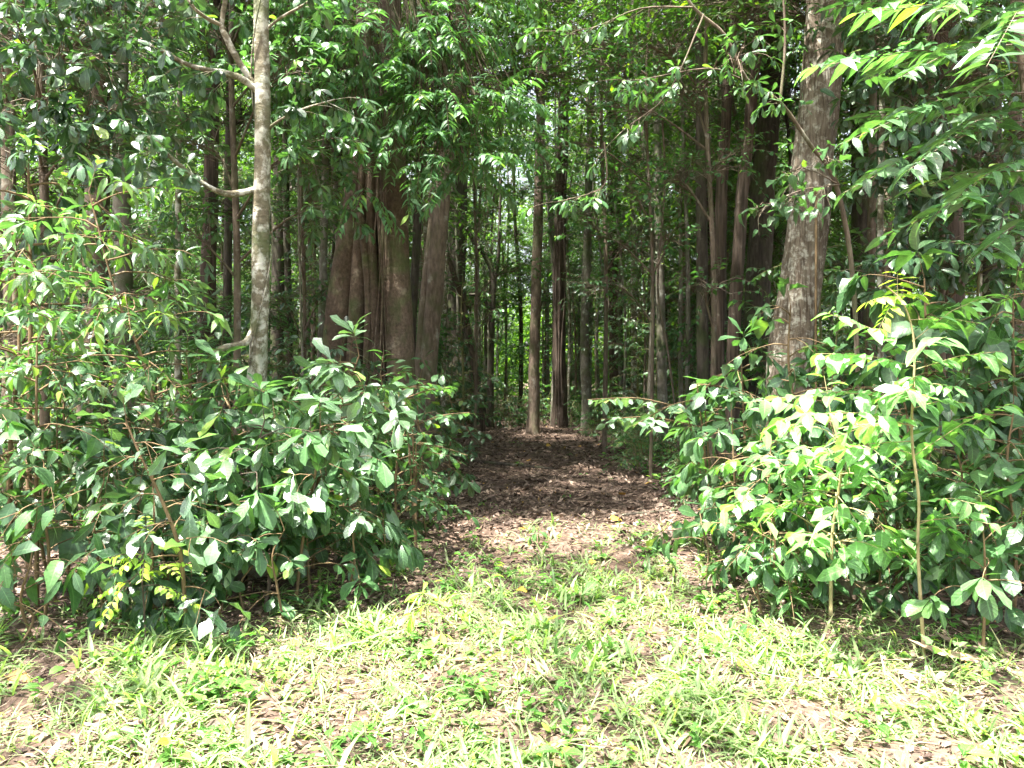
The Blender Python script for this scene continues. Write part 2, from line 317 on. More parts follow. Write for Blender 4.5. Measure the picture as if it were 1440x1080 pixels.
class Plant:
    def __init__(s,seed): s.rs=RNG(seed); s.wood=MB(); s.leaf={}
    def lm(s,mat): return s.leaf.setdefault(mat,MB())
    def twigs(s,S,D,Ln,ls,sag=.25,r=.0035,wood=True,lod=None,bias=None,youngtip=0.0):
        """leafy twigs: arrays S start, D direction, Ln length"""
        rs=s.rs; S=np.atleast_2d(S); D=nrm(np.atleast_2d(D)); n=len(S)
        Ln=np.broadcast_to(Ln,(n,)).astype(float)
        if ls['mode']=='whorl':
            k=ls['n']; u=np.tile(np.linspace(.72,1,k),(n,1))
            u=np.where(Ln[:,None]*.28>ls['n']*.012,1-(1-u)*(ls['n']*.014/np.maximum(Ln[:,None]*.28,1e-3)),u)
        else:
            pairs=2 if ls['mode']=='pair' else 1
            m=max(2,int(round(Ln.mean()*(1-ls['s0'])/ls['sp']))); k=m*pairs
            u=ls['s0']+(1-ls['s0'])*np.repeat((np.arange(m)+.5)/m,pairs)
            u=np.tile(u,(n,1))+ (0 if pairs==2 else rs.uniform(-.3,.3,(n,k))*(1-ls['s0'])/m)
        L_=Ln[:,None]
        pos=S[:,None]+D[:,None]*(L_*u)[...,None]-UP*(sag*L_*u**2)[...,None]
        tan=nrm(D[:,None]-UP*(2*sag*u)[...,None])
        B=nrm(np.cross(tan,UP+np.array([1e-4,2e-4,0]))); Nn=np.cross(B,tan)
        idx=np.arange(k)
        a=np.radians(ls['ang'])+rs.randn(n,k)*.14
        if ls['mode'] in('alt','pair'):
            side=np.where(idx%2==0,1.,-1.)[None]*np.ones((n,k)); lat=B*side[...,None]
            lat=lat+rs.randn(n,k,3)*.12
        else:
            ph=idx[None]*2.39996+rs.rand(n,1)*6.28
            lat=B*np.cos(ph)[...,None]+Nn*np.sin(ph)[...,None]*(.75)
            if ls['mode']=='whorl': a=np.radians(ls['ang'])*(1.15-.65*idx/k)[None]+rs.randn(n,k)*.12
        ld=tan*np.cos(a)[...,None]+lat*np.sin(a)[...,None]
        ld=nrm(ld-UP*(ls['droop']*rs.uniform(-.2,1.5,(n,k)))[...,None])
        un=UP+rs.randn(n,k,3)*.34+tan*.15+(0 if bias is None else np.asarray(bias))
        sz=rs.uniform(.55,1.22,(n,k))
        if ls['mode'] in('alt','pair','spiral'): sz=sz*(1-.35*np.clip((u-.8)/.2,0,1))
        yg=(rs.rand(n,k)<ls['young'])*rs.uniform(.1,.75,(n,k))
        if youngtip: yg=np.maximum(yg,np.clip((u-.55)/.45,0,1)*youngtip*rs.uniform(.5,1,(n,1)))
        twb=rs.uniform(0,.5,(n,1))
        T=np.stack([rs.rand(n,k),np.clip(twb+rs.rand(n,k)*.6,0,1),yg],-1).reshape(-1,3)
        f=lambda x:x.reshape(-1,x.shape[-1]) if x.ndim==3 else x.reshape(-1)
        pr=ls['prof'] if lod is None else lod
        leaves(s.lm(ls['mat']),f(pos),f(ld),f(un),ls['L']*f(sz),ls['W']*f(sz)*rs.uniform(.75,1.2,n*k),pr,
               ls['curl']*rs.uniform(.2,1.6,n*k),ls['fold']*rs.uniform(.3,1.5,n*k),ls['wave'],T,rs)
        if wood:
            E=S+D*L_-UP*(sag*L_); Mi=S+D*L_*.5-UP*(sag*L_*.25)
            sticks(s.wood,S,E,Mi,r,r*.4,4 if r>.002 else 3)
    def branch(s,path,r0,r1,sides=6): tube(s.wood,path,np.linspace(r0,r1,len(path)),sides)
    def leafy_branch(s,path,r0,ls,ntw,tl,t0=.25,sag=.25,flat=.5,r1=None,youngtip=0,lod=None,bias=None):
        """a limb with side twigs carrying leaves"""
        rs=s.rs; path=np.asarray(path)
        s.branch(path,r0,r1 or max(.002,r0*.3))
        t=np.sort(np.r_[rs.uniform(t0,1,max(ntw-1,0)),1.0]); S=along(path,t)
        tg=nrm(along(path,np.minimum(t+.03,1))-along(path,t-.05))
        B=nrm(np.cross(tg,UP+1e-4)); Nn=np.cross(B,tg)
        sd=np.where(np.arange(len(t))%2==0,1.,-1.)[:,None]
        D=tg*rs.uniform(.5,1,(len(t),1))+B*sd*rs.uniform(.5,1.1,(len(t),1))+Nn*rs.randn(len(t),1)*flat*.5
        D[-1]=tg[-1]
        s.twigs(S,D,tl*rs.uniform(.6,1.25,len(t)),ls,sag,lod=lod,youngtip=youngtip,bias=bias)
    def cluster(s,origin,center,R,n,ls,tl=.35,r0=.02,sag=.25,bias=None,lod=None,wood=True,youngtip=0):
        """limb from origin to center and a cloud of leafy twigs round its end"""
        rs=s.rs; o=np.asarray(origin,float); c=np.asarray(center,float); R=np.asarray(R,float)
        if r0:
            mid=(o+c)/2+np.array([0,0,.12*np.linalg.norm(c-o)])+rs.randn(3)*.05
            path=smooth([o,mid,c],10); tube(s.wood,path,np.linspace(r0,r0*.35,len(path)),7)
        v=nrm(rs.randn(n,3))*rs.rand(n,1)**.45; S=c+v*R*.85
        D=nrm(v*np.array([1,1,.5])+rs.randn(n,3)*.45+nrm(c-o)*.35)
        s.twigs(S,D,tl*rs.uniform(.6,1.3,n),ls,sag,lod=lod,wood=wood,bias=bias,youngtip=youngtip)
        if wood and r0:
            pp=along(path,rs.uniform(.45,1,n)); m=(pp+S)/2+np.array([0,0,.04])
            sticks(s.wood,pp,S,m,.005,.003,4)
    def build(s,name,base,wood_mat,label=None,cat=None,group=None,wname='stem',lname='foliage',wood_smooth=True):
        root=bpy.data.objects.new(name,None); COL.objects.link(root); root.location=base; root.empty_display_size=.1
        tag(root,label,cat,group)
        me=s.wood.mesh(wname,wood_mat,True,base)
        if me: link(wname,me,root)
        for mt,mb in s.leaf.items():
            me=mb.mesh(lname,mt,True,base)
            if me: link(lname,me,root)
        return root
def copy_tree(o,parent=None):
    c=o.copy(); COL.objects.link(c); c.parent=parent
    for ch in o.children: copy_tree(ch,c)
    return c

def shrub(seed,base,Hh,R,ls,nb=12,lean=(0,0),t0=.25,tl=.3,ntw=3,up=.5,r0=None,sag=.3,lod=None,youngtip=0,stems=1,ctrl=None,bend=.04,hairy=0,flat=.6):
    p=Plant(seed); rs=p.rs; base=np.asarray(base,float)
    for k in range(stems):
        l=np.array([lean[0],lean[1],0])+ (rs.randn(3)*np.array([.18,.18,0])*Hh if stems>1 else 0)
        h=Hh*(1 if k==0 else rs.uniform(.6,.95))
        if ctrl is not None and k==0: path=smooth([base]+list(ctrl),16)
        else:
            path=smooth([base-np.array([0,0,.03]),base+l*.3+np.array([rs.randn()*bend,rs.randn()*bend,h*.4]),base+l*.7+np.array([rs.randn()*bend,rs.randn()*bend,h*.75]),base+l+np.array([0,0,h])],15)
        rr=r0 or .006+.006*Hh
        tube(p.wood,path,np.linspace(rr,rr*.35,len(path)),8,flute=dict(w=[(2,.08,9),(3,.06,14)]))
        n=max(2,nb//stems); t=np.linspace(t0,.97,n)+rs.uniform(-.02,.02,n); S=along(path,np.clip(t,0,1))
        for i in range(n):
            az=i*2.39996+rs.rand()*.8+seed; L_=R*(1.05-.6*(t[i]-t0)/(1-t0))*rs.uniform(.6,1.1)
            d=np.array([math.cos(az),math.sin(az),up*rs.uniform(.4,1.4)])
            bp=curve(S[i],d,L_,5,rs,droop=.5,jit=.1)
            p.leafy_branch(bp,rr*.45,ls,ntw,tl,t0=.3,sag=sag,youngtip=youngtip,lod=lod,flat=flat)
        p.twigs(path[-1:],UP+rs.randn(1,3)*.2,tl,ls,.1,lod=lod,youngtip=youngtip)
    return p
# ---------------------------------------------------------------- ground
def coords(lo,a,b,hi,fine,k=1.25):
    c=list(np.arange(a,b+1e-6,fine)); st=fine; v=c[-1]
    while v<hi: st*=k; v+=st; c.append(min(v,hi))
    st=fine; v=c[0]; pre=[]
    while v>lo: st*=k; v-=st; pre.append(max(v,lo))
    return np.array(pre[::-1]+c)
xs=coords(-250,-9,9,250,.09); ys=coords(-60,1.5,24,320,.1)
X,Yg=np.meshgrid(xs,ys,indexing='ij')
r0_=RNG(5); Z=H(X,Yg)
for k in range(14):
    a=r0_.rand()*6.28; f=r0_.uniform(6,22); Z=Z+.0035*np.sin(f*(X*math.cos(a)+Yg*math.sin(a))+r0_.rand()*6)
g=MB(); nx,ny=X.shape; i=np.arange(nx-1)[:,None]; j=np.arange(ny-1)[None]
g.add(np.stack([X,Yg,Z],-1),np.stack([i*ny+j,(i+1)*ny+j,(i+1)*ny+j+1,i*ny+j+1],-1))
tag(link('ground',g.mesh('ground','ground')),None,None,kind='structure')

# ---------------------------------------------------------------- stuff on the ground
def grass_edge(x):   # how far (Y) the grass runs into the wood
    return 5.0+1.5*np.exp(-((x-.5)/1.5)**2)+.2*np.sin(x*2.1)-.75*(1/(1+np.exp(-(x-2.2)*5)))
def patchn(x,y,f=1.0,s=0):
    return .5+.25*np.sin(x*2.1*f+1.1+s)*np.sin(y*2.7*f+s*2)+.25*np.sin(x*5.3*f+y*3.1*f+s)
def scatter(rs,n,y0,y1,pw=1.0,wide=.78):
    y=y0+(y1-y0)*rs.rand(n)**pw; x=(rs.rand(n)*2-1)*(wide*y+.3); return x,y
def litter(name,seed,n,y0,y1,L,prof,pw,keep=None,young=.02):
    rs=RNG(seed); x,y=scatter(rs,n,y0,y1,pw)
    if keep is not None: m=keep(x,y,rs); x=x[m];y=y[m]
    n=len(x); mb=MB(); az=rs.rand(n)*6.28
    D=np.stack([np.cos(az),np.sin(az),rs.randn(n)*.13],-1); Nn=UP+rs.randn(n,3)*.28
    z=H(x,y)+.008+rs.rand(n)*.02
    T=np.stack([rs.rand(n)**2.3,rs.rand(n),(rs.rand(n)<young)*rs.rand(n)],-1)
    l=L*rs.uniform(.5,1.2,n)
    leaves(mb,np.stack([x,y,z],-1),D,Nn,l,l*rs.uniform(.28,.5,n),prof,rs.uniform(-.5,.35,n),rs.uniform(-.3,.7,n),.25,T,rs)
    return mb
mb=litter('l',1,9500,2.4,10,.075,'mid',.9,young=.012)
for a in (litter('l',4,2600,5.5,24,.15,'mid',.8,lambda x,y,rs:np.abs(x-.5)<4.5,.03),litter('l',2,90000,7.5,28,.095,'lo',.8,lambda x,y,rs:np.abs(x-.5)<4.2,.008),litter('l',3,42000,2.4,12,.035,'lo',.9,young=.02)):
    for k in range(len(a.V)): mb.add(a.V[k],a.F[k],a.U[k],a.T[k])
tag(link('leaf_litter',mb.mesh('leaf_litter','litter')),'brown fallen leaves strewn over the forest floor and path','leaf litter',kind='stuff')
mb=MB(); rs=RNG(8); x,y=scatter(rs,9000,2.6,24,.75)
az=rs.rand(len(x))*6.28; l=rs.uniform(.06,.42,len(x))*np.where(y>7,1.2,.8)
S=np.stack([x,y,H(x,y)+.015],-1); E=S+np.stack([np.cos(az)*l,np.sin(az)*l,rs.uniform(-.005,.05,len(x))],-1)
sticks(mb,S,E,(S+E)/2+rs.randn(len(x),3)*.02*np.array([1,1,.3]),rs.uniform(.0015,.006,len(x)),.0012,4)
mb.T=[np.repeat(np.stack([rs.rand(len(x)),rs.rand(len(x)),rs.rand(len(x))*.3],-1),12,0).astype(np.float32)]
tag(link('twig_litter',mb.mesh('twig_litter','stick')),'thin dead twigs scattered over the leaf litter of the path','twigs',kind='stuff')
# grass
mb=MB()
def grass_pass(seed,n,nb,Lb,Wmin,Wmax,thr,gain,y1,elo,ehi,spread,dry):
    rs=RNG(seed); x,y=scatter(rs,n,2.4,y1,.95); e=grass_edge(x)
    dens=np.clip((patchn(x,y,1.0,seed)-thr)*gain,.16,1)*np.clip((e+.3-y)/.8,0,1)
    dens*=1-.72*np.exp(-((x+.85)/.55)**2-((y-3.5)/.6)**2)-.5*np.exp(-((x-1.6)/.5)**2-((y-3.3)/.4)**2); k=rs.rand(len(x))<dens; k|=(rs.rand(len(x))<.09)&(y<e+2.6)&(np.abs(x-.4)<2.4)
    x=x[k];y=y[k]; sz=rs.uniform(.5,1.3,len(x))
    X2=np.repeat(x,nb)+rs.randn(len(x)*nb)*spread; Y2=np.repeat(y,nb)+rs.randn(len(x)*nb)*spread; s2=np.repeat(sz,nb)*rs.uniform(.45,1.25,len(X2))
    az=rs.rand(len(X2))*6.28; el=rs.uniform(elo,ehi,len(X2))
    D=np.stack([np.cos(az)*np.cos(el),np.sin(az)*np.cos(el),np.sin(el)],-1)
    Nn=np.stack([-np.cos(az)*np.sin(el),-np.sin(az)*np.sin(el),np.cos(el)],-1)+rs.randn(len(X2),3)*.3
    tt=np.repeat(rs.rand(len(x)),nb)*.6+rs.rand(len(X2))*.4
    T=np.stack([tt,rs.rand(len(X2)),(rs.rand(len(X2))<dry)*rs.uniform(.3,1,len(X2))],-1)
    leaves(mb,np.stack([X2,Y2,H(X2,Y2)-.005],-1),D,Nn,Lb*s2,rs.uniform(Wmin,Wmax,len(X2))*(.6+.5*s2),'blade',rs.uniform(.1,1.1,len(X2)),.3,0,T,rs)
grass_pass(11,4200,9,.17,.010,.022,.42,3.5,8,.5,1.4,.035,.07)
grass_pass(12,9500,8,.13,.004,.010,.2,2.0,8.5,.2,1.3,.05,.25)
grass_pass(13,1500,3,.2,.004,.008,.1,2.0,8.5,.0,.5,.06,1.0)
tag(link('grass',mb.mesh('grass','grass')),'bright arching grass blades growing in the sunlit clearing','grass',kind='stuff')
# low herbs
rs=RNG(12); mb=MB()
x,y=scatter(rs,5200,2.5,17,.85); e=grass_edge(x)
pr=np.where(y<e+.5,.75,.16)*np.clip(patchn(x,y,.8,5)*1.7-.3,0.05,1)
pr=np.where((y>8)&(np.abs(x-.4)<1.3),pr*.35,pr); pr=np.where((y>7)&((x<-1.3)|(x>2)),.75,pr)
k=rs.rand(len(x))<pr; x=x[k];y=y[k]; nb=7
n=len(x)*nb; hh=np.repeat(rs.uniform(.02,.15,len(x)),nb)
az=rs.rand(n)*6.28; X2=np.repeat(x,nb)+np.cos(az)*.015; Y2=np.repeat(y,nb)+np.sin(az)*.015
S=np.stack([X2,Y2,H(X2,Y2)+hh*rs.uniform(.3,1.1,n)],-1)
D=np.stack([np.cos(az),np.sin(az),rs.uniform(-.1,.7,n)],-1); l=np.repeat(rs.uniform(.03,.105,len(x)),nb)*rs.uniform(.6,1.2,n)
T=np.stack([rs.rand(n),rs.rand(n),(rs.rand(n)<.05)*.7],-1)
leaves(mb,S,D,UP+rs.randn(n,3)*.25,l,l*rs.uniform(.35,.6,n),'ellip',.3,.25,.05,T,rs)
B0=np.stack([x,y,H(x,y)-.005],-1)
tag(link('ground_cover',mb.mesh('ground_cover','herb')),'small broad-leaved weeds and seedlings mixed through the grass','weeds',kind='stuff')

# ---------------------------------------------------------------- trees with trunks in view
def trunk_path(px_pts,Y,top,dYtop=0.0):
    """px_pts from the base up; continues above the picture to height top"""
    pts=[]
    m=len(px_pts)
    for i,(a,b) in enumerate(px_pts): pts.append(P(a,b,Y))
    pts[0]=G(px_pts[0][0],Y)-np.array([0,0,.05])
    d=pts[-1]-pts[-2]; d=d/max(d[2],.05); 
    rem=top-pts[-1][2]
    for f in (.5,1.0): pts.append(pts[m-1]+np.array([d[0]*rem*f*.7,dYtop*f,rem*f]))
    return pts
def big_tree(name,label,px_pts,Y,rad,top,bark,seed,clusters=(),ls=None,flare=1.5,flute=((3,.05,5),(5,.04,9),(9,.02,17)),extra=None,group=None,rtop=.55,nring=60,sides=26,buttress=0):
    p=Plant(seed); path=smooth(trunk_path(px_pts,Y,top),nring); n=len(path)
    s=np.linspace(0,1,n); hz=path[:,2]
    r=rad*(1-(1-rtop)*s)*(1+(flare-1)*np.exp(-np.maximum(hz,0)/.35))
    tube(p.wood,path,r,sides,flute=dict(w=[(a,b,c) for a,b,c in flute],len=top/2,fall=1+3*np.exp(-np.maximum(hz,0)/.5)))
    for k in range(buttress):
        az=k*2*PI/buttress+seed; d=np.array([math.cos(az),math.sin(az),0]); b=path[0]
        q=smooth([b+d*rad*4.5-UP*.05,b+d*rad*2.2+UP*.12,b+d*rad*1.05+UP*.75,b+d*rad*.6+UP*1.6],12)
        tube(p.wood,q,np.linspace(.05,.09,len(q))*rad/.25,10)
    if extra: extra(p,path)
    wood=p.wood; p.wood=MB()
    for (o,c,R,nn,l2,tl) in clusters:
        oo=along(path,o)[0] if np.isscalar(o) else np.array(o)
        p.cluster(oo,c,R,nn,l2 or ls,tl=tl,r0=max(.015,rad*.16))
    base=G(px_pts[0][0],Y)
    root=bpy.data.objects.new(name,None); COL.objects.link(root); root.location=base; tag(root,label,'tree',group)
    link('trunk',wood.mesh('trunk',bark,True,base),root)
    me=p.wood.mesh('limbs',bark,True,base)
    if me: link('limbs',me,root)
    for mt,mb_ in p.leaf.items(): link('crown',mb_.mesh('crown',mt,True,base),root)
    return root

CL_L=alt(L_OBOVD,L=.17,W=.065); CLM=alt(L_OBOV,L=.16,W=.06)
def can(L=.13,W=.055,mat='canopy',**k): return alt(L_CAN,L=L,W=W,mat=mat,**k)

# A: slim mottled tree on the left with three crooked limbs
def limbsA(p,path):
    def br(pts,r0,r1): 
        q=smooth([P(*a) for a in pts],14); tube(p.wood,q,np.linspace(r0,r1,len(q)),9,flute=dict(w=[(2,.1,9),(3,.06,14)])); return q
    a=br([(362,128,6.5),(335,108,6.4),(290,98,6.3),(262,90,6.2),(225,70,6.1)],.032,.014)
    b=br([(356,118,6.5),(335,85,6.45),(318,52,6.4),(312,34,6.4),(320,-20,6.4)],.03,.02)
    c=br([(313,36,6.4),(290,25,6.3),(270,8,6.2),(255,-20,6.2)],.018,.01)
    d=br([(362,266,6.5),(325,273,6.4),(292,262,6.3),(250,230,6.2),(208,192,6.0)],.03,.013)
    e=br([(358,462,6.5),(345,482,6.4),(318,488,6.3),(298,497,6.2),(286,482,6.1)],.035,.02)
    f=br([(378,180,6.5),(400,165,6.4),(430,152,6.3),(470,140,6.2)],.013,.006)
    gq=br([(376,40,6.5),(395,25,6.4),(430,5,6.3),(460,-20,6.2)],.014,.008)
    vine=[]
    for t in np.linspace(.1,.62,60):
        c0=along(path,t)[0]; an=t*26; vine.append(c0+np.array([math.cos(an),math.sin(an),0])*.088)
    tube(p.wood,np.array(vine),.007,5)
    CL=alt(L_OBOVD,L=.15,W=.06)
    p2=p
    for q,n,t0 in ((a,9,.25),(c,6,.3),(d,9,.45),(f,7,.4),(gq,6,.4)):
        p2.leafy_branch(q,.004,CL,n,.26,t0=t0)
    p2.leafy_branch(e[-5:],.01,alt(L_ROUND,L=.1),5,.2,t0=.6)
A=big_tree('mottled_slim_tree','slim pale mottled tree with crooked limbs, rising out of the shrubs on the left',
  [(360,799),(362,560),(366,400),(369,200),(368,0)],6.5,.083,11,'b_pale',21,
  clusters=[(.62,(-4.2,3.0,6.6),(1.5,1.2,.5),70,CL_L,.4),(.66,(-1.3,2.7,6.9),(.9,.8,.4),42,CL_L,.4),(.66,(1.0,5.2,7.6),(1.3,.9,.5),70,CL_L,.4),(.7,(-2.8,5.3,6.3),(1.1,1.0,.5),100,CL_L,.35),(.8,(-1.2,4.9,6.9),(1.2,1,.6),90,CL_L,.35)],  # unseen leaf clusters added overhead to shade shrubs and dapple the grass
  ls=CL_L,flare=1.15,extra=limbsA,sides=20,rtop=.6)

# B: strangler fig
def figx(p,path):
    rs=p.rs
    def root_(pts,r0,r1,Y,sd=14):
        q=smooth([P(a,b,Y if len(c)==0 else c[0]) for a,b,*c in pts],24)
        tube(p.wood,q,np.linspace(r0,r1,len(q)),sd,flute=dict(w=[(2,.07,6),(3,.06,11),(5,.03,17)]))
    root_([(562,725),(565,600),(562,480),(556,330),(548,180),(545,0),(545,-300)],.19,.145,9.45,22)
    root_([(492,660),(500,480),(508,380),(514,290),(520,150),(524,0)],.125,.1,9.5,20)
    root_([(540,700),(545,560),(543,420),(537,300),(530,200),(528,0)],.11,.07,9.6)
    root_([(522,700),(530,560),(524,400),(520,280),(524,160),(526,0)],.07,.055,9.35)
    root_([(506,690),(512,560),(518,420),(508,300),(512,180),(520,40)],.045,.035,9.3)
    root_([(596,725),(584,660),(576,600),(570,540)],.07,.05,9.3,12)
    for k in range(7):
        x=rs.uniform(500,560); x2=x+rs.uniform(-18,18)
        root_([(x,700),(x+rs.uniform(-8,8),560),(x2,400),(x2+rs.uniform(-10,10),250),(x2,90)],rs.uniform(.006,.014),.007,9.2+rs.rand()*.1,6)
FR=alt(L_FROND,L=.15,W=.042,sp=.04,curl=.35,mat='frond',droop=.3)
figcl=[]
for (px,py,yy,R,n) in ((455,30,8.3,.7,20),(520,70,8.2,.75,26),(590,50,8.3,.8,30),(605,150,8.1,.55,24),(670,140,8.2,.55,20),(650,215,8.0,.45,14),(500,150,8.1,.4,9),(600,235,8.1,.3,7),(450,120,8.2,.45,10),(515,262,8.2,.22,4),(640,0,8.6,.9,24),(705,190,8.6,.45,11)):
    figcl.append((.62,P(px,py,yy),(R,R*.8,R*.5),int(n*1.6),FR,.5))
big_tree('strangler_fig','massive reddish-brown fig of several fused columns with hanging root strands, left of the path',
  [(462,640),(474,480),(486,380),(500,290),(512,150),(520,0)],9.6,.185,13,'b_fig',31,clusters=figcl+[(.8,(-2.6,8.6,9.5),(1.8,1.8,.8),70,can(.16,.07),.5),(.8,(0,8.4,9.2),(1.8,1.6,.8),130,can(.16,.07),.5),(.8,(.3,10.5,8.6),(2,1.8,.8),130,can(.16,.07),.5),(.8,(-1.5,7.7,8.4),(1.3,1.2,.6),110,can(.16,.07),.5),(.85,(-.3,8.7,8.8),(1.3,1.2,.6),110,can(.16,.07),.5),(.85,(-1.6,10.1,8.9),(1.4,1.3,.6),110,can(.16,.07),.5),(.9,(-.4,11.7,9.3),(1.5,1.4,.6),110,can(.16,.07),.5),(.9,(-1.8,12.6,9.6),(1.6,1.4,.6),110,can(.16,.07),.5)],ls=FR,flare=1.12,flute=((2,.03,2),(3,.02,4)),extra=figx,rtop=.7,sides=34)  # high canopy clusters are out of view, mostly added to darken the path

# L: big flaky trunk on the right
big_tree('flaky_barked_tree','big trunk with pale flaking bark on the right, lit along its left side',
  [(1092,712),(1108,520),(1128,380),(1146,200),(1162,0)],9.0,.252,14,'b_big',41,
  clusters=[(.6,(1.95,4.7,7.2),(1.0,.8,.4),50,can(.16,.06,'mid',prof='mid'),.4),(.7,(2.2,7.4,7.6),(1.3,1.4,.7),120,can(.16,.06,'mid',prof='mid'),.5),(.75,(4.6,6.8,7.6),(1.6,1.5,.8),130,can(.16,.06,'mid',prof='mid'),.5),(.75,(3.3,10,8.3),(2,2,.9),120,can(),.5),(.75,(1.6,9.2,8.0),(1.8,1.8,.8),130,can(.16,.07),.5),(.8,(.8,12.5,9.5),(2,2,.8),120,can(.16,.07),.5)],  # out-of-view clusters, some added to shade the path and right-hand shrubs
  flute=((3,.04,4),(5,.03,7),(11,.012,20)),flare=1.2,rtop=.8,sides=40,nring=90)

def leanlimb(p,path):
    pass
R2=RNG(77)
def auto_cl(pts,Y,top,seed,n=3,lsx=None,cnt=70,spread=2.0,lo=.62):
    rs=RNG(seed); b=np.array(trunk_path(pts,Y,top)[-1]); c=[]
    for k in range(n):
        t=rs.uniform(lo,.98); a=rs.rand()*6.28
        c.append((t,b*np.array([1,1,0])+np.array([math.cos(a)*spread*rs.rand(),math.sin(a)*spread*rs.rand(),top*(t+.08)]),(1.9,1.9,.9),cnt,lsx or can(),.6))
    return c
mids=[ # name,label,px pts,Y,rad,top,bark,buttress
 ('leaning_twin_tree','light brown trunk leaning right with a darker twin stem, just right of the fig',[(603,664),(600,560),(612,400),(622,280),(640,120),(650,0)],12,.15,14,'b_brown',0),
 ('dark_slim_tree','dark slim trunk seen in the gap between the fig and the leaning light brown trunk',[(575,640),(578,500),(585,350),(590,240),(594,60),(596,0)],14,.085,12,'b_dark',0),
 ('buttressed_tree','dark trunk with a broad buttress at its foot, left of the path end',[(640,590),(640,450),(644,300),(648,150),(652,0)],24,.34,20,'b_dark',0),
 ('slender_crooked_tree','slender black crooked trunk with an elbow, standing beyond the path left of its centre',[(690,596),(690,500),(692,440),(694,390),(682,360),(668,342)],22,.1,6.3,'b_dark',0),
 ('path_end_tree','straight grey-brown trunk with pale lichen patches, standing right in the end of the path',[(750,612),(752,480),(756,330),(760,160),(762,0)],18.8,.14,17,'b_brown',0),
 ('red_path_tree','reddish-brown rough trunk just right of the lichen-patched trunk at the path end',[(788,600),(786,450),(788,300),(793,150),(800,0)],21.6,.2,20,'b_red',0),
 ('straight_grey_tree','narrow grey trunk close right of the reddish trunk at the path end',[(826,602),(822,480),(826,340),(830,180),(836,0)],21,.13,17,'b_grey',0),
 ('dark_red_mid_tree','dark reddish trunk halfway between the path end and the right-hand trees',[(868,590),(866,450),(864,300),(862,150),(860,0)],24.7,.24,20,'b_red',0),
 ('dark_straight_tree','dark straight narrow trunk left of the fibrous reddish pair',[(990,664),(988,450),(986,250),(984,0)],12,.1,13,'b_dark',0),
 ('fibrous_red_tree','fibrous reddish trunk, left one of the close pair left of the big flaky trunk',[(1008,668),(1010,480),(1014,300),(1022,150),(1032,0)],11.7,.1,14,'b_red',0),
 ('fibrous_brown_tree','brown leaning trunk, right one of the close pair beside the big flaky trunk',[(1028,668),(1032,480),(1042,300),(1056,150),(1070,0)],11.4,.105,14,'b_red',0),
 ('broad_dark_tree','broad dark trunk standing in the shade directly behind the reddish pair',[(1062,652),(1064,450),(1074,250),(1086,100),(1092,0)],13.1,.23,16,'b_dark',0),
 ('thin_pale_pole_tree','thin straight pale pole-like trunk right of the big flaky trunk',[(1236,720),(1238,500),(1238,330),(1240,150),(1241,0)],8.6,.038,9,'b_pale',0),
 ('brown_pole_tree','thin brown trunk with greyish bark close left of the thin pale pole on the right',[(1222,700),(1224,500),(1226,300),(1228,120),(1230,0)],9.6,.06,11,'b_brown',0),
 ('short_red_tree','thin reddish trunk among the leaves right of the thin pale pole',[(1276,690),(1277,450),(1278,300),(1280,200),(1290,60)],9.8,.045,8,'b_red',0),
 ('upper_right_root_tree','reddish trunk with stringy roots showing at the top of the picture on the right',[(1345,700),(1340,450),(1335,200),(1325,60),(1320,0)],9.5,.15,13,'b_red',0),
 ('left_red_tree','reddish-brown shaded trunk left of the slim mottled tree',[(284,680),(290,520),(294,350),(299,150),(302,0)],10.8,.12,14,'b_red',0),
 ('left_dark_pole_tree','thin dark trunk in the narrow gap between the shaded reddish trunk and the mottled tree',[(318,660),(320,400),(322,200),(324,0)],12.5,.075,12,'b_dark',0),
 ('left_pale_pole_tree','very thin pale straight trunk far left of the mottled tree, smooth as a pole',[(252,700),(250,500),(250,330),(252,180),(254,0)],9.4,.04,10,'b_pale',0),
 ('left_grey_tree','grey trunk half hidden by dark leaves at the upper left',[(176,700),(174,480),(172,300),(170,150),(168,0)],9.6,.12,13,'b_grey',0),
 ('left_brown_tree','broad brown trunk behind the half hidden grey trunk at the upper left',[(128,680),(132,480),(136,300),(138,150),(140,0)],11,.19,14,'b_brown',0),
 ('far_left_tree','brown shaded trunk near the left edge behind the tall shrubs',[(14,690),(16,450),(12,250),(8,0)],9.8,.1,12,'b_brown',0),
 ('left_slim_grey_tree','slim grey trunk between the mottled tree and the fig, leaning slightly left',[(447,650),(452,500),(455,350),(458,200),(460,0)],13.5,.08,13,'b_grey',0),
 ('left_dark_thin_tree','thin dark trunk just right of the mottled tree, deep in shade',[(408,640),(406,450),(402,250),(400,0)],15,.075,13,'b_dark',0),
 ('right_edge_tree','dark brown trunk in the shade near the right edge behind the big fronds',[(1400,700),(1398,450),(1396,250),(1392,0)],10,.14,13,'b_dark',0),
 ('greenish_tree','grey-green trunk between the dark red trunk and the dark narrow trunk right of the path',[(932,640),(930,480),(926,300),(924,120),(922,0)],15.5,.1,15,'b_grey',0),
 ('pale_thin_mid_tree','thin pale trunk right of the dark reddish trunk beyond the path',[(890,606),(892,480),(890,300),(888,100),(886,0)],20,.09,15,'b_pale',0),
]
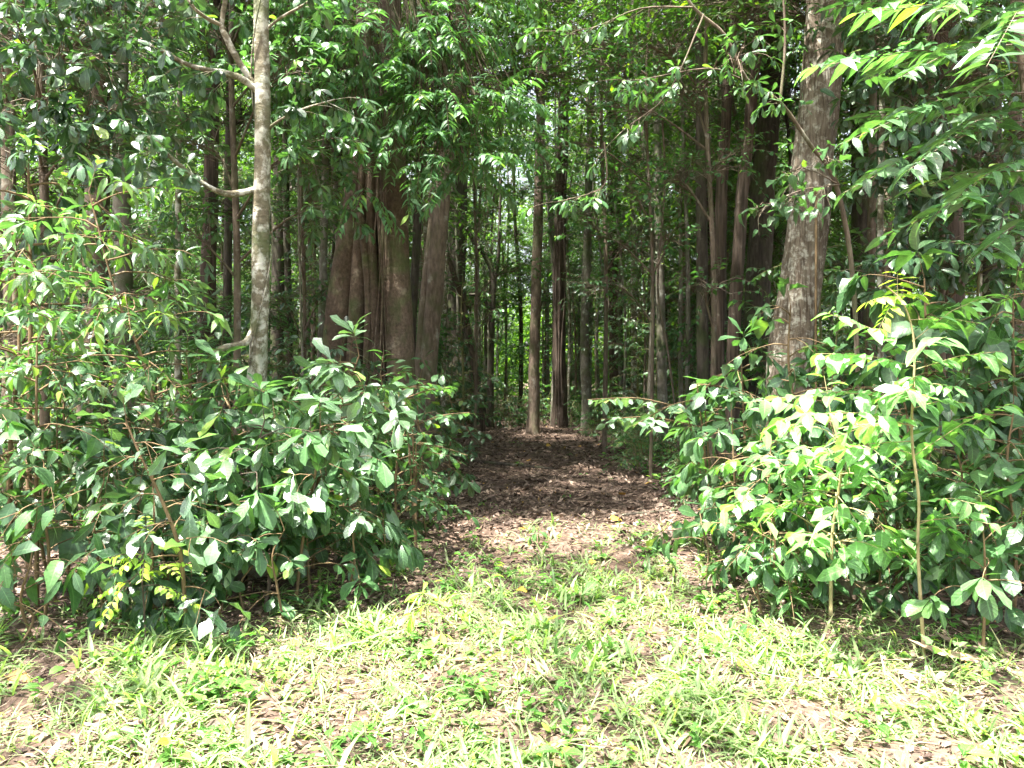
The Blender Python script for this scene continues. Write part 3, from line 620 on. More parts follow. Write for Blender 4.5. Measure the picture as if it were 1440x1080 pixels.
for k,(nm,lb,pts,Y,rad,top,bark,bt) in enumerate(mids):
    def ex(p,path,nm=nm,Y=Y):
        if nm=='leaning_twin_tree':
            q=smooth([P(588,664,12.1)-UP*.1,P(590,560,12.1),P(600,420,12.1),P(612,300,12.1),P(618,200,12)],24); tube(p.wood,q,np.linspace(.14,.08,len(q)),14,flute=dict(w=[(3,.07,7)]))
        if nm=='buttressed_tree':
            for (a,b,r) in ((664,500,.16),(680,560,.13)):
                q=smooth([P(a+4,600,Y-.6)-UP*.2,P(a-6,565,Y-.4),P(a-18,500,Y-.15),P(648,430,Y)],16); tube(p.wood,q,np.linspace(r,r*1.4,len(q)),10)
            q=smooth([P(625,600,Y-1)-UP*.2,P(630,570,Y-.5),P(638,510,Y-.1)],12); tube(p.wood,q,np.linspace(.14,.2,len(q)),10)
        if nm=='slender_crooked_tree':
            for pts_ in ([(693,445),(678,418),(660,414)],[(694,395),(700,370),(702,330),(704,250)]):
                q=smooth([P(a,b,Y) for a,b in pts_],10); tube(p.wood,q,np.linspace(.06,.04,len(q)),7)
        if nm=='red_path_tree':
            for s_ in range(3):
                q=smooth([P(780+s_*6,600,Y-.24),P(783+s_*3,500,Y-.22),P(779+s_*8,400,Y-.22),P(784+s_*4,300,Y-.21),P(786+s_*5,240,Y-.2)],20); tube(p.wood,q,.018,6)
    l2=can(.15,.06) if Y<16 else can(.17,.075)
    n=7 if Y>10.5 else 5
    cl=auto_cl(pts,Y,top,100+k,n,l2,90,2.8,.4) if nm!='slender_crooked_tree' else [(.97,P(672,330,22),(1,1,.6),30,l2,.4)]
    big_tree(nm,lb,pts,Y,rad,top,bark,50+k,clusters=cl,extra=ex,sides=20 if Y<15 else 14,nring=48,flare=1.3)

# ---------------------------------------------------------------- background wood: shared variants
def bg_variant(seed,h,r,bark,R,ncl,leafL,mat,lean=.3,lo=.45,cnt=80,low=0):
    p=Plant(seed); rs=p.rs
    path=smooth([np.array([0,0,-.1]),np.array([rs.randn()*.05*h*.1,rs.randn()*.1,h*.35]),np.array([rs.randn()*lean,rs.randn()*lean,h*.7]),np.array([rs.randn()*lean*1.5,rs.randn()*lean,h])],24)
    s=np.linspace(0,1,len(path))
    tube(p.wood,path,r*(1-.55*s)*(1+.4*np.exp(-path[:,2]/.3)),10,flute=dict(w=[(2,.06,7),(3,.05,12)]))
    w=p.wood; p.wood=MB()
    for k in range(ncl):
        t=rs.uniform(lo,1.0); o=along(path,t)[0]; a=rs.rand()*6.28; d=R*rs.uniform(.25,1)*(1.15-t*.5)
        c=o+np.array([math.cos(a)*d,math.sin(a)*d,rs.uniform(.2,.9)])
        p.cluster(o,c,(R*.42,R*.42,R*.22),cnt//2,can(leafL,leafL*.42,mat),tl=.55,r0=r*.22,wood=True)
    for k in range(low):
        t=rs.uniform(.1,lo); o=along(path,t)[0]; a=rs.rand()*6.28; d=R*rs.uniform(.2,.5)
        p.cluster(o,o+np.array([math.cos(a)*d,math.sin(a)*d,.2]),(R*.25,R*.25,R*.12),8,can(leafL*.9,leafL*.36,mat),tl=.4,r0=r*.12)
    for q_ in range(len(p.wood.V)): w.V.append(p.wood.V[q_]); w.F.append(p.wood.F[q_]+w.n); w.U.append(p.wood.U[q_]); w.T.append(p.wood.T[q_])
    return dict(trunk=w.mesh('trunk',bark),limbs=None,crown=[m.mesh('crown',mt) for mt,m in p.leaf.items()])
def place(v,name,loc,rz,s,label,cat,group):
    root=bpy.data.objects.new(name,None); COL.objects.link(root); root.location=loc; root.rotation_euler=(0,0,rz); root.scale=(s,s,s)
    tag(root,label,cat,group)
    link('trunk',v['trunk'],root)
    if v['limbs']: link('limbs',v['limbs'],root)
    for m in v['crown']: link('crown',m,root)
    return root
barks=['b_grey','b_brown','b_dark','b_red','b_brown','b_grey']
VT=[bg_variant(300+k,[13,16,18,14,17,12][k],[.09,.13,.16,.11,.2,.07][k],barks[k],[2.2,2.6,3,2.4,3,1.8][k],[13,15,16,14,16,11][k],.15,'canopy',cnt=145,lo=.22) for k in range(6)]
VP=[bg_variant(330+k,[6,8,7,9,5][k],[.03,.04,.05,.045,.03][k],['b_grey','b_dark','b_brown','b_pale','b_grey'][k],[1.3,1.5,1.4,1.6,1.2][k],[9,10,9,10,8][k],.13,['canopy','fine','canopy','fine','mid'][k],cnt=84,lo=.16,lean=.25) for k in range(5)]
rs=RNG(404); used=[(P(pts[0][0],600,Y)[0],Y) for _,_,pts,Y,*_ in mids]+[(-2.2,6.5),(-2.1,9.6),(3.4,9)]
def free(x,y,d): return all((x-a)**2+(y-b)**2>d*d for a,b in used)
def corridor(x,y,m=0): return (y<22) and (-1.6-m<x<2.3+m)
cnt=0
side=lambda x:'left' if x<-.02 else 'right'
while cnt<92:
    y=11+33*rs.rand()**.8; x=(rs.rand()*2-1)*(.74*y+1)
    if corridor(x,y,.2) or not free(x,y,.8+y*.02): continue
    used.append((x,y)); v=rs.randint(6)
    near='tall' ; px=720+x/y*FPX
    if y<19: gl,gg=('straight shaded forest trunk standing in the middle distance on the %s side of the path'%('left' if px<740 else 'right')),'forest trees in the middle distance'
    else: gl,gg='straight slender trunk deep in the forest, one of many backlit by bright leaves','slender trees deep in the forest'
    place(VT[v],'forest_tree',(x,y,float(H(x,y))),rs.rand()*6.28,rs.uniform(.8,1.15),gl,'tree',gg); cnt+=1
cnt=0
while cnt<84:
    y=10+32*rs.rand()**.9; x=(rs.rand()*2-1)*(.72*y+.5)
    if corridor(x,y,.3) or not free(x,y,.45): continue
    used.append((x,y)); v=rs.randint(5)
    place(VP[v],'young_tree',(x,y,float(H(x,y))),rs.rand()*6.28,rs.uniform(.75,1.2),'thin leafy pole-stemmed young tree filling the shade between the bigger trunks','young tree','young trees between the forest trunks'); cnt+=1

# thin bare poles
VL=[]
for k in range(4):
    p=Plant(360+k); r=p.rs; pa=smooth([np.array([0,0,-.1]),np.array([r.randn()*.1,r.randn()*.1,3.5]),np.array([r.randn()*.3,r.randn()*.3,7.5]),np.array([r.randn()*.6,r.randn()*.4,12])],20)
    tube(p.wood,pa,np.linspace(.05,.02,len(pa)),7); w=p.wood; p.wood=MB()
    for q in range(9):
        t=r.uniform(.25,1); o=along(pa,t)[0]; a=r.rand()*6.28
        p.cluster(o,o+np.array([math.cos(a)*.6,math.sin(a)*.6,.3]),(.7,.7,.35),16,can(.14,.06),tl=.4,r0=.015)
    for q_ in range(len(p.wood.V)): w.V.append(p.wood.V[q_]); w.F.append(p.wood.F[q_]+w.n); w.U.append(p.wood.U[q_]); w.T.append(p.wood.T[q_])
    VL.append(dict(trunk=w.mesh('trunk',['b_brown','b_grey','b_grey','b_pale'][k]),limbs=None,crown=[m.mesh('crown',mt) for mt,m in p.leaf.items()]))
cnt=0
while cnt<185:
    y=13+26*rs.rand()**.9; x=(rs.rand()*2-1)*(.33*y)+.05*y
    if corridor(x,y,0) or not free(x,y,.3): continue
    used.append((x,y))
    place(VL[rs.randint(4)],'pole_tree',(x,y,float(H(x,y))),rs.rand()*6.28,rs.uniform(.8,1.3),'very thin bare pole-like stem standing among the distant trunks','young tree','pole-like stems among the distant trunks'); cnt+=1

# understorey shrubs, shared variants
VS=[]
for k in range(6):
    p=shrub(380+k,(0,0,0),[1.0,1.5,2.0,1.3,.8,2.6][k],[.6,.7,.8,.8,.6,.9][k],[alt(L_SMALL,L=.09,W=.04,mat='fine'),alt(L_DISTD,L=.12,W=.05),alt(L_OBOVD,L=.14,W=.055,n=7),alt(L_FINE,L=.12,W=.035),alt(L_SMALL,L=.08,W=.04,mat='mid'),alt(L_DISTD,L=.13,W=.055,mat='mid')][k],nb=[12,14,16,12,10,18][k],ntw=3,tl=.3,lod='mid',t0=.12,stems=[2,1,1,2,2,1][k])
    VS.append(dict(trunk=p.wood.mesh('stem','b_green'),limbs=None,crown=[m.mesh('foliage',mt) for mt,m in p.leaf.items()]))
def place_s(v,loc,rz,s,label,group,name='understorey_shrub'):
    root=bpy.data.objects.new(name,None); COL.objects.link(root); root.location=loc; root.rotation_euler=(0,0,rz); root.scale=(s,s,s)
    tag(root,label,'shrub',group); link('stem',v['trunk'],root)
    for m in v['crown']: link('foliage',m,root)
rs=RNG(505)
def fillsh(n,y0,y1,fx,label,group,smin=.8,smax=1.3,vs=range(6),d=.5):
    c=0; g_=0
    while c<n and g_<4000:
        g_+=1; y=y0+(y1-y0)*rs.rand(); x=fx(rs,y)
        if not free(x,y,d*.6): continue
        used.append((x,y)); v=list(vs)[rs.randint(len(list(vs)))]
        place_s(VS[v],(x,y,float(H(x,y))),rs.rand()*6.28,rs.uniform(smin,smax),label,group); c+=1
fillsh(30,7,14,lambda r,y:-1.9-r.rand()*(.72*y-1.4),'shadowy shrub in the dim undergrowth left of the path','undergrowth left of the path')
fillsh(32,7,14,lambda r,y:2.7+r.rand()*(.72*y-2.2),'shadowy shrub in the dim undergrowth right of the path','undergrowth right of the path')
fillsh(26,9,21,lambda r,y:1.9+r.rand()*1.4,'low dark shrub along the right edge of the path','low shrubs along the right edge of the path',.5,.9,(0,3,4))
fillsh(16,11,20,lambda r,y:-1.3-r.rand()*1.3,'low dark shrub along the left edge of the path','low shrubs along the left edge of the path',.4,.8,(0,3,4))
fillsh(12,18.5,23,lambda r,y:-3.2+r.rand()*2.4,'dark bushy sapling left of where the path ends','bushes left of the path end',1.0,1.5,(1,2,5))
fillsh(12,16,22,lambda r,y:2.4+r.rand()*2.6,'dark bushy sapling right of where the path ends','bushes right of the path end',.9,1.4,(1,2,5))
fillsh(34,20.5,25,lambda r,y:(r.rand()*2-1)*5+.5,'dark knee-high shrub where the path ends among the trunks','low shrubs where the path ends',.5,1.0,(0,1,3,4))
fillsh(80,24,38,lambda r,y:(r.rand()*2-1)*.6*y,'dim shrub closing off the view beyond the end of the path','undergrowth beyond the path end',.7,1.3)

# far-off wood as one mass
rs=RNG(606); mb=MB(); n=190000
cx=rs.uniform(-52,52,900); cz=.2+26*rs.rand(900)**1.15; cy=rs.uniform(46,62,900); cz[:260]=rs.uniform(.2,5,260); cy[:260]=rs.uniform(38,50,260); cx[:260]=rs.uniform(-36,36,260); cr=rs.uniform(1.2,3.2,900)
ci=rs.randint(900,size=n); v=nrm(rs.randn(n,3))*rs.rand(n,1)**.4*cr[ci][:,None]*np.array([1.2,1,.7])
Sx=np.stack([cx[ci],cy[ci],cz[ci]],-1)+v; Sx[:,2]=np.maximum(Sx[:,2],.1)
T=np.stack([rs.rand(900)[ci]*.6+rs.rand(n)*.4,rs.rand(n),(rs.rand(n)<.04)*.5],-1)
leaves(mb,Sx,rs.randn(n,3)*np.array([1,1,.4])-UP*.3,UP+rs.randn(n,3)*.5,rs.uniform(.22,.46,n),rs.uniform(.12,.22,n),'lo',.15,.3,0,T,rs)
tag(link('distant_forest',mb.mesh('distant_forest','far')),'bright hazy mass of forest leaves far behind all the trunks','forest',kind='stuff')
#@@FG
# ---------------------------------------------------------------- foreground plants, one by one
def sh(seed,name,label,px,Y,Hh,R,ls,cat='shrub',wood='b_tan',**k):
    b=G(px,Y)
    if 'nb' in k and cat=='shrub': k['nb']=int(k['nb']*1.15)
    ls=alt(ls,L=ls['L']*1.15,W=ls['W']*1.2)
    p=shrub(seed,b,Hh,R,ls,**k)
    if ls['mat'] and False: pass
    return p.build(name,b,wood,label,cat,k.get('group'))
S_=sh
# left
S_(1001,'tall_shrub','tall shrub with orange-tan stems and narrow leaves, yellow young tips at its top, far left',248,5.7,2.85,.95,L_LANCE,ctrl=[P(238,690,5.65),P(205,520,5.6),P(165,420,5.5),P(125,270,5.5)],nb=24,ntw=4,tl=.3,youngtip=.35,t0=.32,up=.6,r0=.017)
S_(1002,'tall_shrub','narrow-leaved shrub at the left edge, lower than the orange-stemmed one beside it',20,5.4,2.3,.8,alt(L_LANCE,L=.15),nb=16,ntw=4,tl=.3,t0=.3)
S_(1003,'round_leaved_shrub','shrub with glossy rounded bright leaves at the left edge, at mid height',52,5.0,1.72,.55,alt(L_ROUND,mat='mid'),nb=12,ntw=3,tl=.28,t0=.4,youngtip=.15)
S_(1004,'lobed_leaf_sapling','sapling with long lobed grey-green leaves with a pale glare put into their colour, in front on the left',262,4.6,1.32,.26,alt(L_LOBE,L=.21,W=.068,mat='pale',droop=.15,sp=.045),cat='sapling',ctrl=[P(254,780,4.5),P(226,700,4.45),P(197,640,4.4),P(178,595,4.4)],nb=13,ntw=2,tl=.19,t0=.25)
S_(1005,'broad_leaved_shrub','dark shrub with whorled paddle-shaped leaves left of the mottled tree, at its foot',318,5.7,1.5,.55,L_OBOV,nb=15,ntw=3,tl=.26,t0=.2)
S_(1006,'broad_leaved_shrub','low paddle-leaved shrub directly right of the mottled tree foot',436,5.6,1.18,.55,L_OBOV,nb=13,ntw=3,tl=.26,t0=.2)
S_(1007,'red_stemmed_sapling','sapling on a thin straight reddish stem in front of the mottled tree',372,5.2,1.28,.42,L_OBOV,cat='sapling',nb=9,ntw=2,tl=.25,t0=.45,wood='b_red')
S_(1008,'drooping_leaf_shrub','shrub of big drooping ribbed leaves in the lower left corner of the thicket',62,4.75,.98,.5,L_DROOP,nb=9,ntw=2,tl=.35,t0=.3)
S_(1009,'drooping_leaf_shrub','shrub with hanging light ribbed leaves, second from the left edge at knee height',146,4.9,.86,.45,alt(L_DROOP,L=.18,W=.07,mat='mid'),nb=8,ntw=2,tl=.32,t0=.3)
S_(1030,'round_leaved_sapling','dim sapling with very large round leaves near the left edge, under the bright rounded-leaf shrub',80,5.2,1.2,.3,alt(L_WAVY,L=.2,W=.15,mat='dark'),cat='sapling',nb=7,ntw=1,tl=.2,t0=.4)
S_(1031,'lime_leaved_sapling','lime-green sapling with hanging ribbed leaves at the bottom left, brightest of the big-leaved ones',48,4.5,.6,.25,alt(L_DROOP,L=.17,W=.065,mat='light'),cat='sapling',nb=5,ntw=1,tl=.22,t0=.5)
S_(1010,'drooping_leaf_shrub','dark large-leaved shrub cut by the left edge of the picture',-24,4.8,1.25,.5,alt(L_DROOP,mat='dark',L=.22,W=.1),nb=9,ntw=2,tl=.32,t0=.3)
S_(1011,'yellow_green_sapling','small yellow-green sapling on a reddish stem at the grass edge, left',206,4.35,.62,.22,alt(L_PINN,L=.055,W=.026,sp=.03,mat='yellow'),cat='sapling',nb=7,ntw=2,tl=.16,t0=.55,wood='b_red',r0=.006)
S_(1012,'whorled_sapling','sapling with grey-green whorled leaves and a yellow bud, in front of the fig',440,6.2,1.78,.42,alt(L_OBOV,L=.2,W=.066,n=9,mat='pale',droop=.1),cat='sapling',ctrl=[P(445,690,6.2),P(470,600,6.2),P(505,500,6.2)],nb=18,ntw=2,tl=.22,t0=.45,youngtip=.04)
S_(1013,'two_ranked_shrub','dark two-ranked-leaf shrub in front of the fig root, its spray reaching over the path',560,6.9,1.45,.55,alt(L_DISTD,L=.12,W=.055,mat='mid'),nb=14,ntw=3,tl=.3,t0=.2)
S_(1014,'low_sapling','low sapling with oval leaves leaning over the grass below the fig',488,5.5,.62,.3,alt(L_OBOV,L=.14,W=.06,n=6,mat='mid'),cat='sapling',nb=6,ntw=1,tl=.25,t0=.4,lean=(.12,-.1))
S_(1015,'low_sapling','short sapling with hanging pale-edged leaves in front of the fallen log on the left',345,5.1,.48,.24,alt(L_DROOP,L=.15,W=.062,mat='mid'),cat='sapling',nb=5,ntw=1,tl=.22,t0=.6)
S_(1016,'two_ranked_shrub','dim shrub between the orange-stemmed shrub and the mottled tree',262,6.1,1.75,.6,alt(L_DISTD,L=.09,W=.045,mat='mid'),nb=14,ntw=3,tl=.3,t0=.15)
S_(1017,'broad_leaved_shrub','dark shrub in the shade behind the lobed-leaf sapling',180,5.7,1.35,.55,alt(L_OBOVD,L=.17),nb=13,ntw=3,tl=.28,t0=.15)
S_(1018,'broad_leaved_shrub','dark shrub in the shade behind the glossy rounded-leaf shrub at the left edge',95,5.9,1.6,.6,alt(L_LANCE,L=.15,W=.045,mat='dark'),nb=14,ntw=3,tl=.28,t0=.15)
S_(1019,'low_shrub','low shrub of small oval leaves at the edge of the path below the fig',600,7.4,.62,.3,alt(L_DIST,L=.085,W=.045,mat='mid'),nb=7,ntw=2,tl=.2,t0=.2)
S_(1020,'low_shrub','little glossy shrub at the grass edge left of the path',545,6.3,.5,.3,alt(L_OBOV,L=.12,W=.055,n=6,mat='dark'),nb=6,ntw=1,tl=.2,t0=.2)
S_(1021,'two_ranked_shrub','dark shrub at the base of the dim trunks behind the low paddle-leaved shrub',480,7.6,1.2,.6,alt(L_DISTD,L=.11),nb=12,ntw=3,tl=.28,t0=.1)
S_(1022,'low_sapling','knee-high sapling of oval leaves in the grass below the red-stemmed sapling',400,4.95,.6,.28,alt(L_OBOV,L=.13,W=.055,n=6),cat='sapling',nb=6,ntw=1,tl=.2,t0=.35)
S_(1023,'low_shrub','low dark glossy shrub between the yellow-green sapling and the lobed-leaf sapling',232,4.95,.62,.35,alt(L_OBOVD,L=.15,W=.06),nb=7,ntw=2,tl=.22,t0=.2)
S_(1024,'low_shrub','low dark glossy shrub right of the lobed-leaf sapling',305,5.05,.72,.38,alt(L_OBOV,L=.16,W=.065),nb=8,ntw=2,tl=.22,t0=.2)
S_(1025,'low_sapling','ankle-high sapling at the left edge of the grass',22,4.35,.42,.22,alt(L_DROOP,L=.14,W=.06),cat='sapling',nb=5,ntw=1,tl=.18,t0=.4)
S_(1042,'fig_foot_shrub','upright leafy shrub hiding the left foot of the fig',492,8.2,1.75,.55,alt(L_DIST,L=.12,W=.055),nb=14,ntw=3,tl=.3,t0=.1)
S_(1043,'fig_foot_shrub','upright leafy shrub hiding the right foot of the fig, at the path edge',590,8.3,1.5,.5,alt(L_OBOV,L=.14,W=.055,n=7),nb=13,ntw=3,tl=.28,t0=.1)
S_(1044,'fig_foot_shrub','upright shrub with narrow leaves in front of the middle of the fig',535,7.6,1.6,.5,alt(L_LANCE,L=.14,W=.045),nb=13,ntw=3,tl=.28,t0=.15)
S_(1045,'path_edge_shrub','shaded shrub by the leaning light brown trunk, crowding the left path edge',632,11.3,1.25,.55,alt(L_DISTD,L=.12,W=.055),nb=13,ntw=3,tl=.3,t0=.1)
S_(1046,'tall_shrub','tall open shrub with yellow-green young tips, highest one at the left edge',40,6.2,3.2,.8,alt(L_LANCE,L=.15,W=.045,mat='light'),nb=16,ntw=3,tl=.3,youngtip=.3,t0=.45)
# ferns
def fern(seed,name,label,px,Y,Hh,n=9,ls=None,L_=.5):
    b=G(px,Y); p=Plant(seed); r=p.rs
    for k in range(n):
        a=k*6.28/n+r.rand()*.5; d=np.array([math.cos(a),math.sin(a),1.3]); q=curve(b+UP*.02,d,L_*r.uniform(.7,1.1),7,r,droop=1.6,jit=.05)
        p.branch(q,.004,.0015,5)
        for u in np.linspace(.25,.97,14):
            c0=along(q,u)[0]; t=nrm(along(q,min(u+.03,1))-along(q,u-.04))[0]; B=nrm(np.cross(t,UP)); l=.16*math.sin(PI*min(1,u*.8+.15))+.03
            p.twigs(np.array([c0,c0]),np.array([t*.5+B,t*.5-B]),l,ls or L_FERN,.1,r=.001)
    return p.build(name,b,'b_green',label,'fern')
fern(1101,'fern','feathery bright fern under the whorled sapling at the foot of the fig',486,7.0,.6,10,L_=.75)
fern(1102,'fern','smaller feathery fern at the shaded path edge right of the first one',533,7.4,.4,8,L_=.5)
# right
def pinnate_sapling():
    Y=4.3; b=G(1300,Y); p=Plant(1200); r=p.rs
    st=smooth([b-UP*.02,P(1291,780,Y),P(1292,700,Y),P(1282,610,Y),P(1286,490,Y),P(1272,430,Y),P(1246,402,Y)],24)
    tube(p.wood,st,np.linspace(.0105,.004,len(st)),8,flute=dict(w=[(2,.08,12)]))
    fr=[((1283,500),(1148,430),-.25),((1284,515),(1140,495),-.05),((1285,560),(1042,566),-.1),((1286,600),(1120,580),-.35),((1286,520),(1420,490),-.15),((1283,480),(1400,405),.25),((1287,640),(1440,555),.1),((1287,570),(1270,545),-.55),((1279,450),(1380,455),.1),((1284,500),(1335,470),-.4),((1285,620),(1160,640),.2)]
    for (s,e,dy) in fr:
        a=P(s[0],s[1],Y); c=P(e[0],e[1],Y+dy); d=c-a; l=np.linalg.norm(d)
        p.twigs(a[None],(d+UP*.2*l)[None],l,alt(L_PINN,L=.155+.02*r.rand(),W=.075,sp=.078,mat='bright'),.2,r=.003)
    for k in range(9):
        t=r.uniform(.3,.8); a=along(st,t)[0]; az=r.rand()*6.28; l=r.uniform(.3,.5)
        p.twigs(a[None],np.array([[math.cos(az),math.sin(az),r.uniform(.1,.6)]]),l,alt(L_PINN,L=.14,W=.066,sp=.072,droop=.6,mat='bright'),.35,r=.003)
    for e,dy in (((1215,410),-.1),((1300,400),.1),((1235,445),-.2),((1262,372),0)):
        a=P(1262,418,Y); c=P(e[0],e[1],Y+dy); d=c-a; l=max(.1,np.linalg.norm(d))
        p.twigs(a[None],d[None],l,alt(L_PINN,L=.1,W=.042,sp=.04,mat='yellow'),.25,r=.002)
    return p.build('pinnate_sapling',b,'b_straw','tall slender sapling with bright sunlit feather-set leaves on a straw-coloured stem, right','sapling')
pinnate_sapling()
S_(1040,'pale_glossy_sapling','sapling whose broad upper leaves have a pale grey glare put into their colour, right of the red-stemmed one',415,5.3,1.25,.3,alt(L_OBOV,L=.2,W=.078,n=7,mat='pale'),cat='sapling',nb=7,ntw=2,tl=.2,t0=.45,lean=(.2,-.1))
S_(1041,'long_leaved_sapling','thin sapling with long narrow hanging leaves behind the yellow-green one',215,4.75,1.0,.25,alt(L_LOBE,L=.2,W=.055,mat='dark'),cat='sapling',nb=10,ntw=2,tl=.2,t0=.3)
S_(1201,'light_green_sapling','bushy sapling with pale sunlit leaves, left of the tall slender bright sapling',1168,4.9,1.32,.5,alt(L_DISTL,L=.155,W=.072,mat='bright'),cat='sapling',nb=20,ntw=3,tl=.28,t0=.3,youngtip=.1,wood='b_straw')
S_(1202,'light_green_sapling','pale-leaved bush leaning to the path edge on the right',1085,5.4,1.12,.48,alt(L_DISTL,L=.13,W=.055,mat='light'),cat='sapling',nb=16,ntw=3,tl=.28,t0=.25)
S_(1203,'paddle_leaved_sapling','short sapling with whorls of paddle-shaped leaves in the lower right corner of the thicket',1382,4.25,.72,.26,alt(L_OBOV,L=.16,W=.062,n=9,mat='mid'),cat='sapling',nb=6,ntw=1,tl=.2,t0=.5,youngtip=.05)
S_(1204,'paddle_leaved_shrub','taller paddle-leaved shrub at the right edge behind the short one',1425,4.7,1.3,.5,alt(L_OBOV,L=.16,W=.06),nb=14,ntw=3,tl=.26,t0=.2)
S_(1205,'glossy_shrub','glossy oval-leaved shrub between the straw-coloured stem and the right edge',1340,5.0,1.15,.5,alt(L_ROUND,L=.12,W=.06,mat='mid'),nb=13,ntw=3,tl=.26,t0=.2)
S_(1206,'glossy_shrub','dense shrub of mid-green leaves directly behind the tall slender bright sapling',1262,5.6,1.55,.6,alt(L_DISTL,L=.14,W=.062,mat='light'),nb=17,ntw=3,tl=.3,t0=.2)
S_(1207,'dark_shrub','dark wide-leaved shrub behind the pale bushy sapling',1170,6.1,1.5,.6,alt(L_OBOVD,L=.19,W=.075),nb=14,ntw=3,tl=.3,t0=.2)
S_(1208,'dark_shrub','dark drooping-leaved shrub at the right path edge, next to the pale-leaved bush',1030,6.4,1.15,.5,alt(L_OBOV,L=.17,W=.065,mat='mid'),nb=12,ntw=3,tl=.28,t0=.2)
S_(1209,'ribbed_leaf_shrub','shrub with very large ribbed leaves above and behind the tall slender bright sapling',1300,6.2,2.35,.6,L_BIG,nb=13,ntw=2,tl=.3,t0=.4)
S_(1210,'ribbed_leaf_shrub','shrub with large ribbed leaves at the right edge, chest high',1425,5.7,2.1,.6,alt(L_BIG,L=.24,W=.1),nb=13,ntw=2,tl=.3,t0=.3)
S_(1211,'wavy_leaf_sapling','sapling with broad wavy leaves in front of the big flaky trunk',1128,6.7,2.2,.5,L_WAVY,cat='sapling',nb=11,ntw=2,tl=.3,t0=.5,lean=(-.1,0))
S_(1212,'dark_shrub','dark whorled shrub left of the big flaky trunk, reaching towards the path',1042,7.3,1.75,.6,alt(L_OBOV,L=.2,W=.075,mat='mid'),nb=13,ntw=3,tl=.3,t0=.25)
S_(1213,'low_sapling','low sapling with hanging oval leaves where the path meets the right thicket',992,5.9,.55,.24,alt(L_DROOP,L=.14,W=.06,mat='mid'),cat='sapling',nb=6,ntw=1,tl=.2,t0=.4)
S_(1214,'low_shrub','low bright shrub at the grass edge right of the path',1072,5.15,.55,.3,alt(L_DISTL,L=.11,W=.045,mat='mid'),nb=7,ntw=2,tl=.2,t0=.2)
S_(1215,'low_shrub','low shaded shrub under the pale bushy sapling',1125,5.4,.6,.35,alt(L_OBOV,L=.15,W=.06,mat='mid'),nb=7,ntw=2,tl=.22,t0=.2)
S_(1216,'dark_shrub','dim leafy shrub under the ribbed leaves, behind the glossy oval-leaved shrub',1350,6.0,1.5,.6,alt(L_OBOVD,L=.17,W=.065),nb=14,ntw=3,tl=.28,t0=.15)
S_(1217,'dark_shrub','dim shrub in the shade between the two groups of pale saplings on the right',1215,6.8,1.7,.6,alt(L_DISTD,L=.13,W=.06),nb=14,ntw=3,tl=.3,t0=.15)
S_(1218,'low_shrub','low dark shrub at the foot of the tall slender bright sapling',1235,5.2,.72,.38,alt(L_OBOVD,L=.14,W=.055),nb=8,ntw=2,tl=.22,t0=.2)
S_(1219,'glossy_shrub','big glossy shrub filling the right edge at head height',1470,5.6,2.1,.7,alt(L_OBOVD,L=.18,W=.07,mat='mid'),nb=15,ntw=3,tl=.3,t0=.3)
# arching two-ranked sprays over the path
def sprayer(seed,name,label,px,Y,sprays,ls,wood='b_tan'):
    b=G(px,Y); p=Plant(seed)
    for (s,e,y2) in sprays:
        a=P(s[0],s[1],Y); c=P(e[0],e[1],y2); q=smooth([b,b*.35+a*.65+np.array([0,0,.05]),a],10); p.branch(q,.011,.006)
        d=c-a; l=np.linalg.norm(d); q2=smooth([a,(a+c)/2+UP*.06*l,c],8); p.branch(q2,.006,.003,5)
        p.twigs(along(q2,.02),(d+UP*.18*l)[None],l,ls,.18,r=.003)
        for t in (.3,.5,.7):
            s0=along(q2,t)[0]; sg=1 if t==.5 else -1
            p.twigs(s0[None],(d/l+sg*np.cross(d/l,UP)*.9)[None],l*.4,ls,.2,r=.002)
    return p.build(name,b,wood,label,'shrub')
sprayer(1301,'arching_shrub','shrub holding long flat sprays of paired oval leaves out over the path from the right',1005,7.1,[((965,575),(826,562),6.9),((985,600),(845,590),7.1),((990,560),(890,600),6.6),((980,540),(1060,560),6.8)],alt(L_DISTD,L=.15,W=.07,sp=.06,ang=70,mat='pale'))
sprayer(1302,'arching_shrub','shrub with drooping flat sprays of oval leaves over the path from the left',585,6.9,[((580,600),(660,580),6.7),((585,625),(655,640),6.9),((570,560),(640,545),7.2),((575,640),(610,690),6.5)],alt(L_DISTD,L=.13,W=.06,sp=.055,ang=70,mat='mid'))
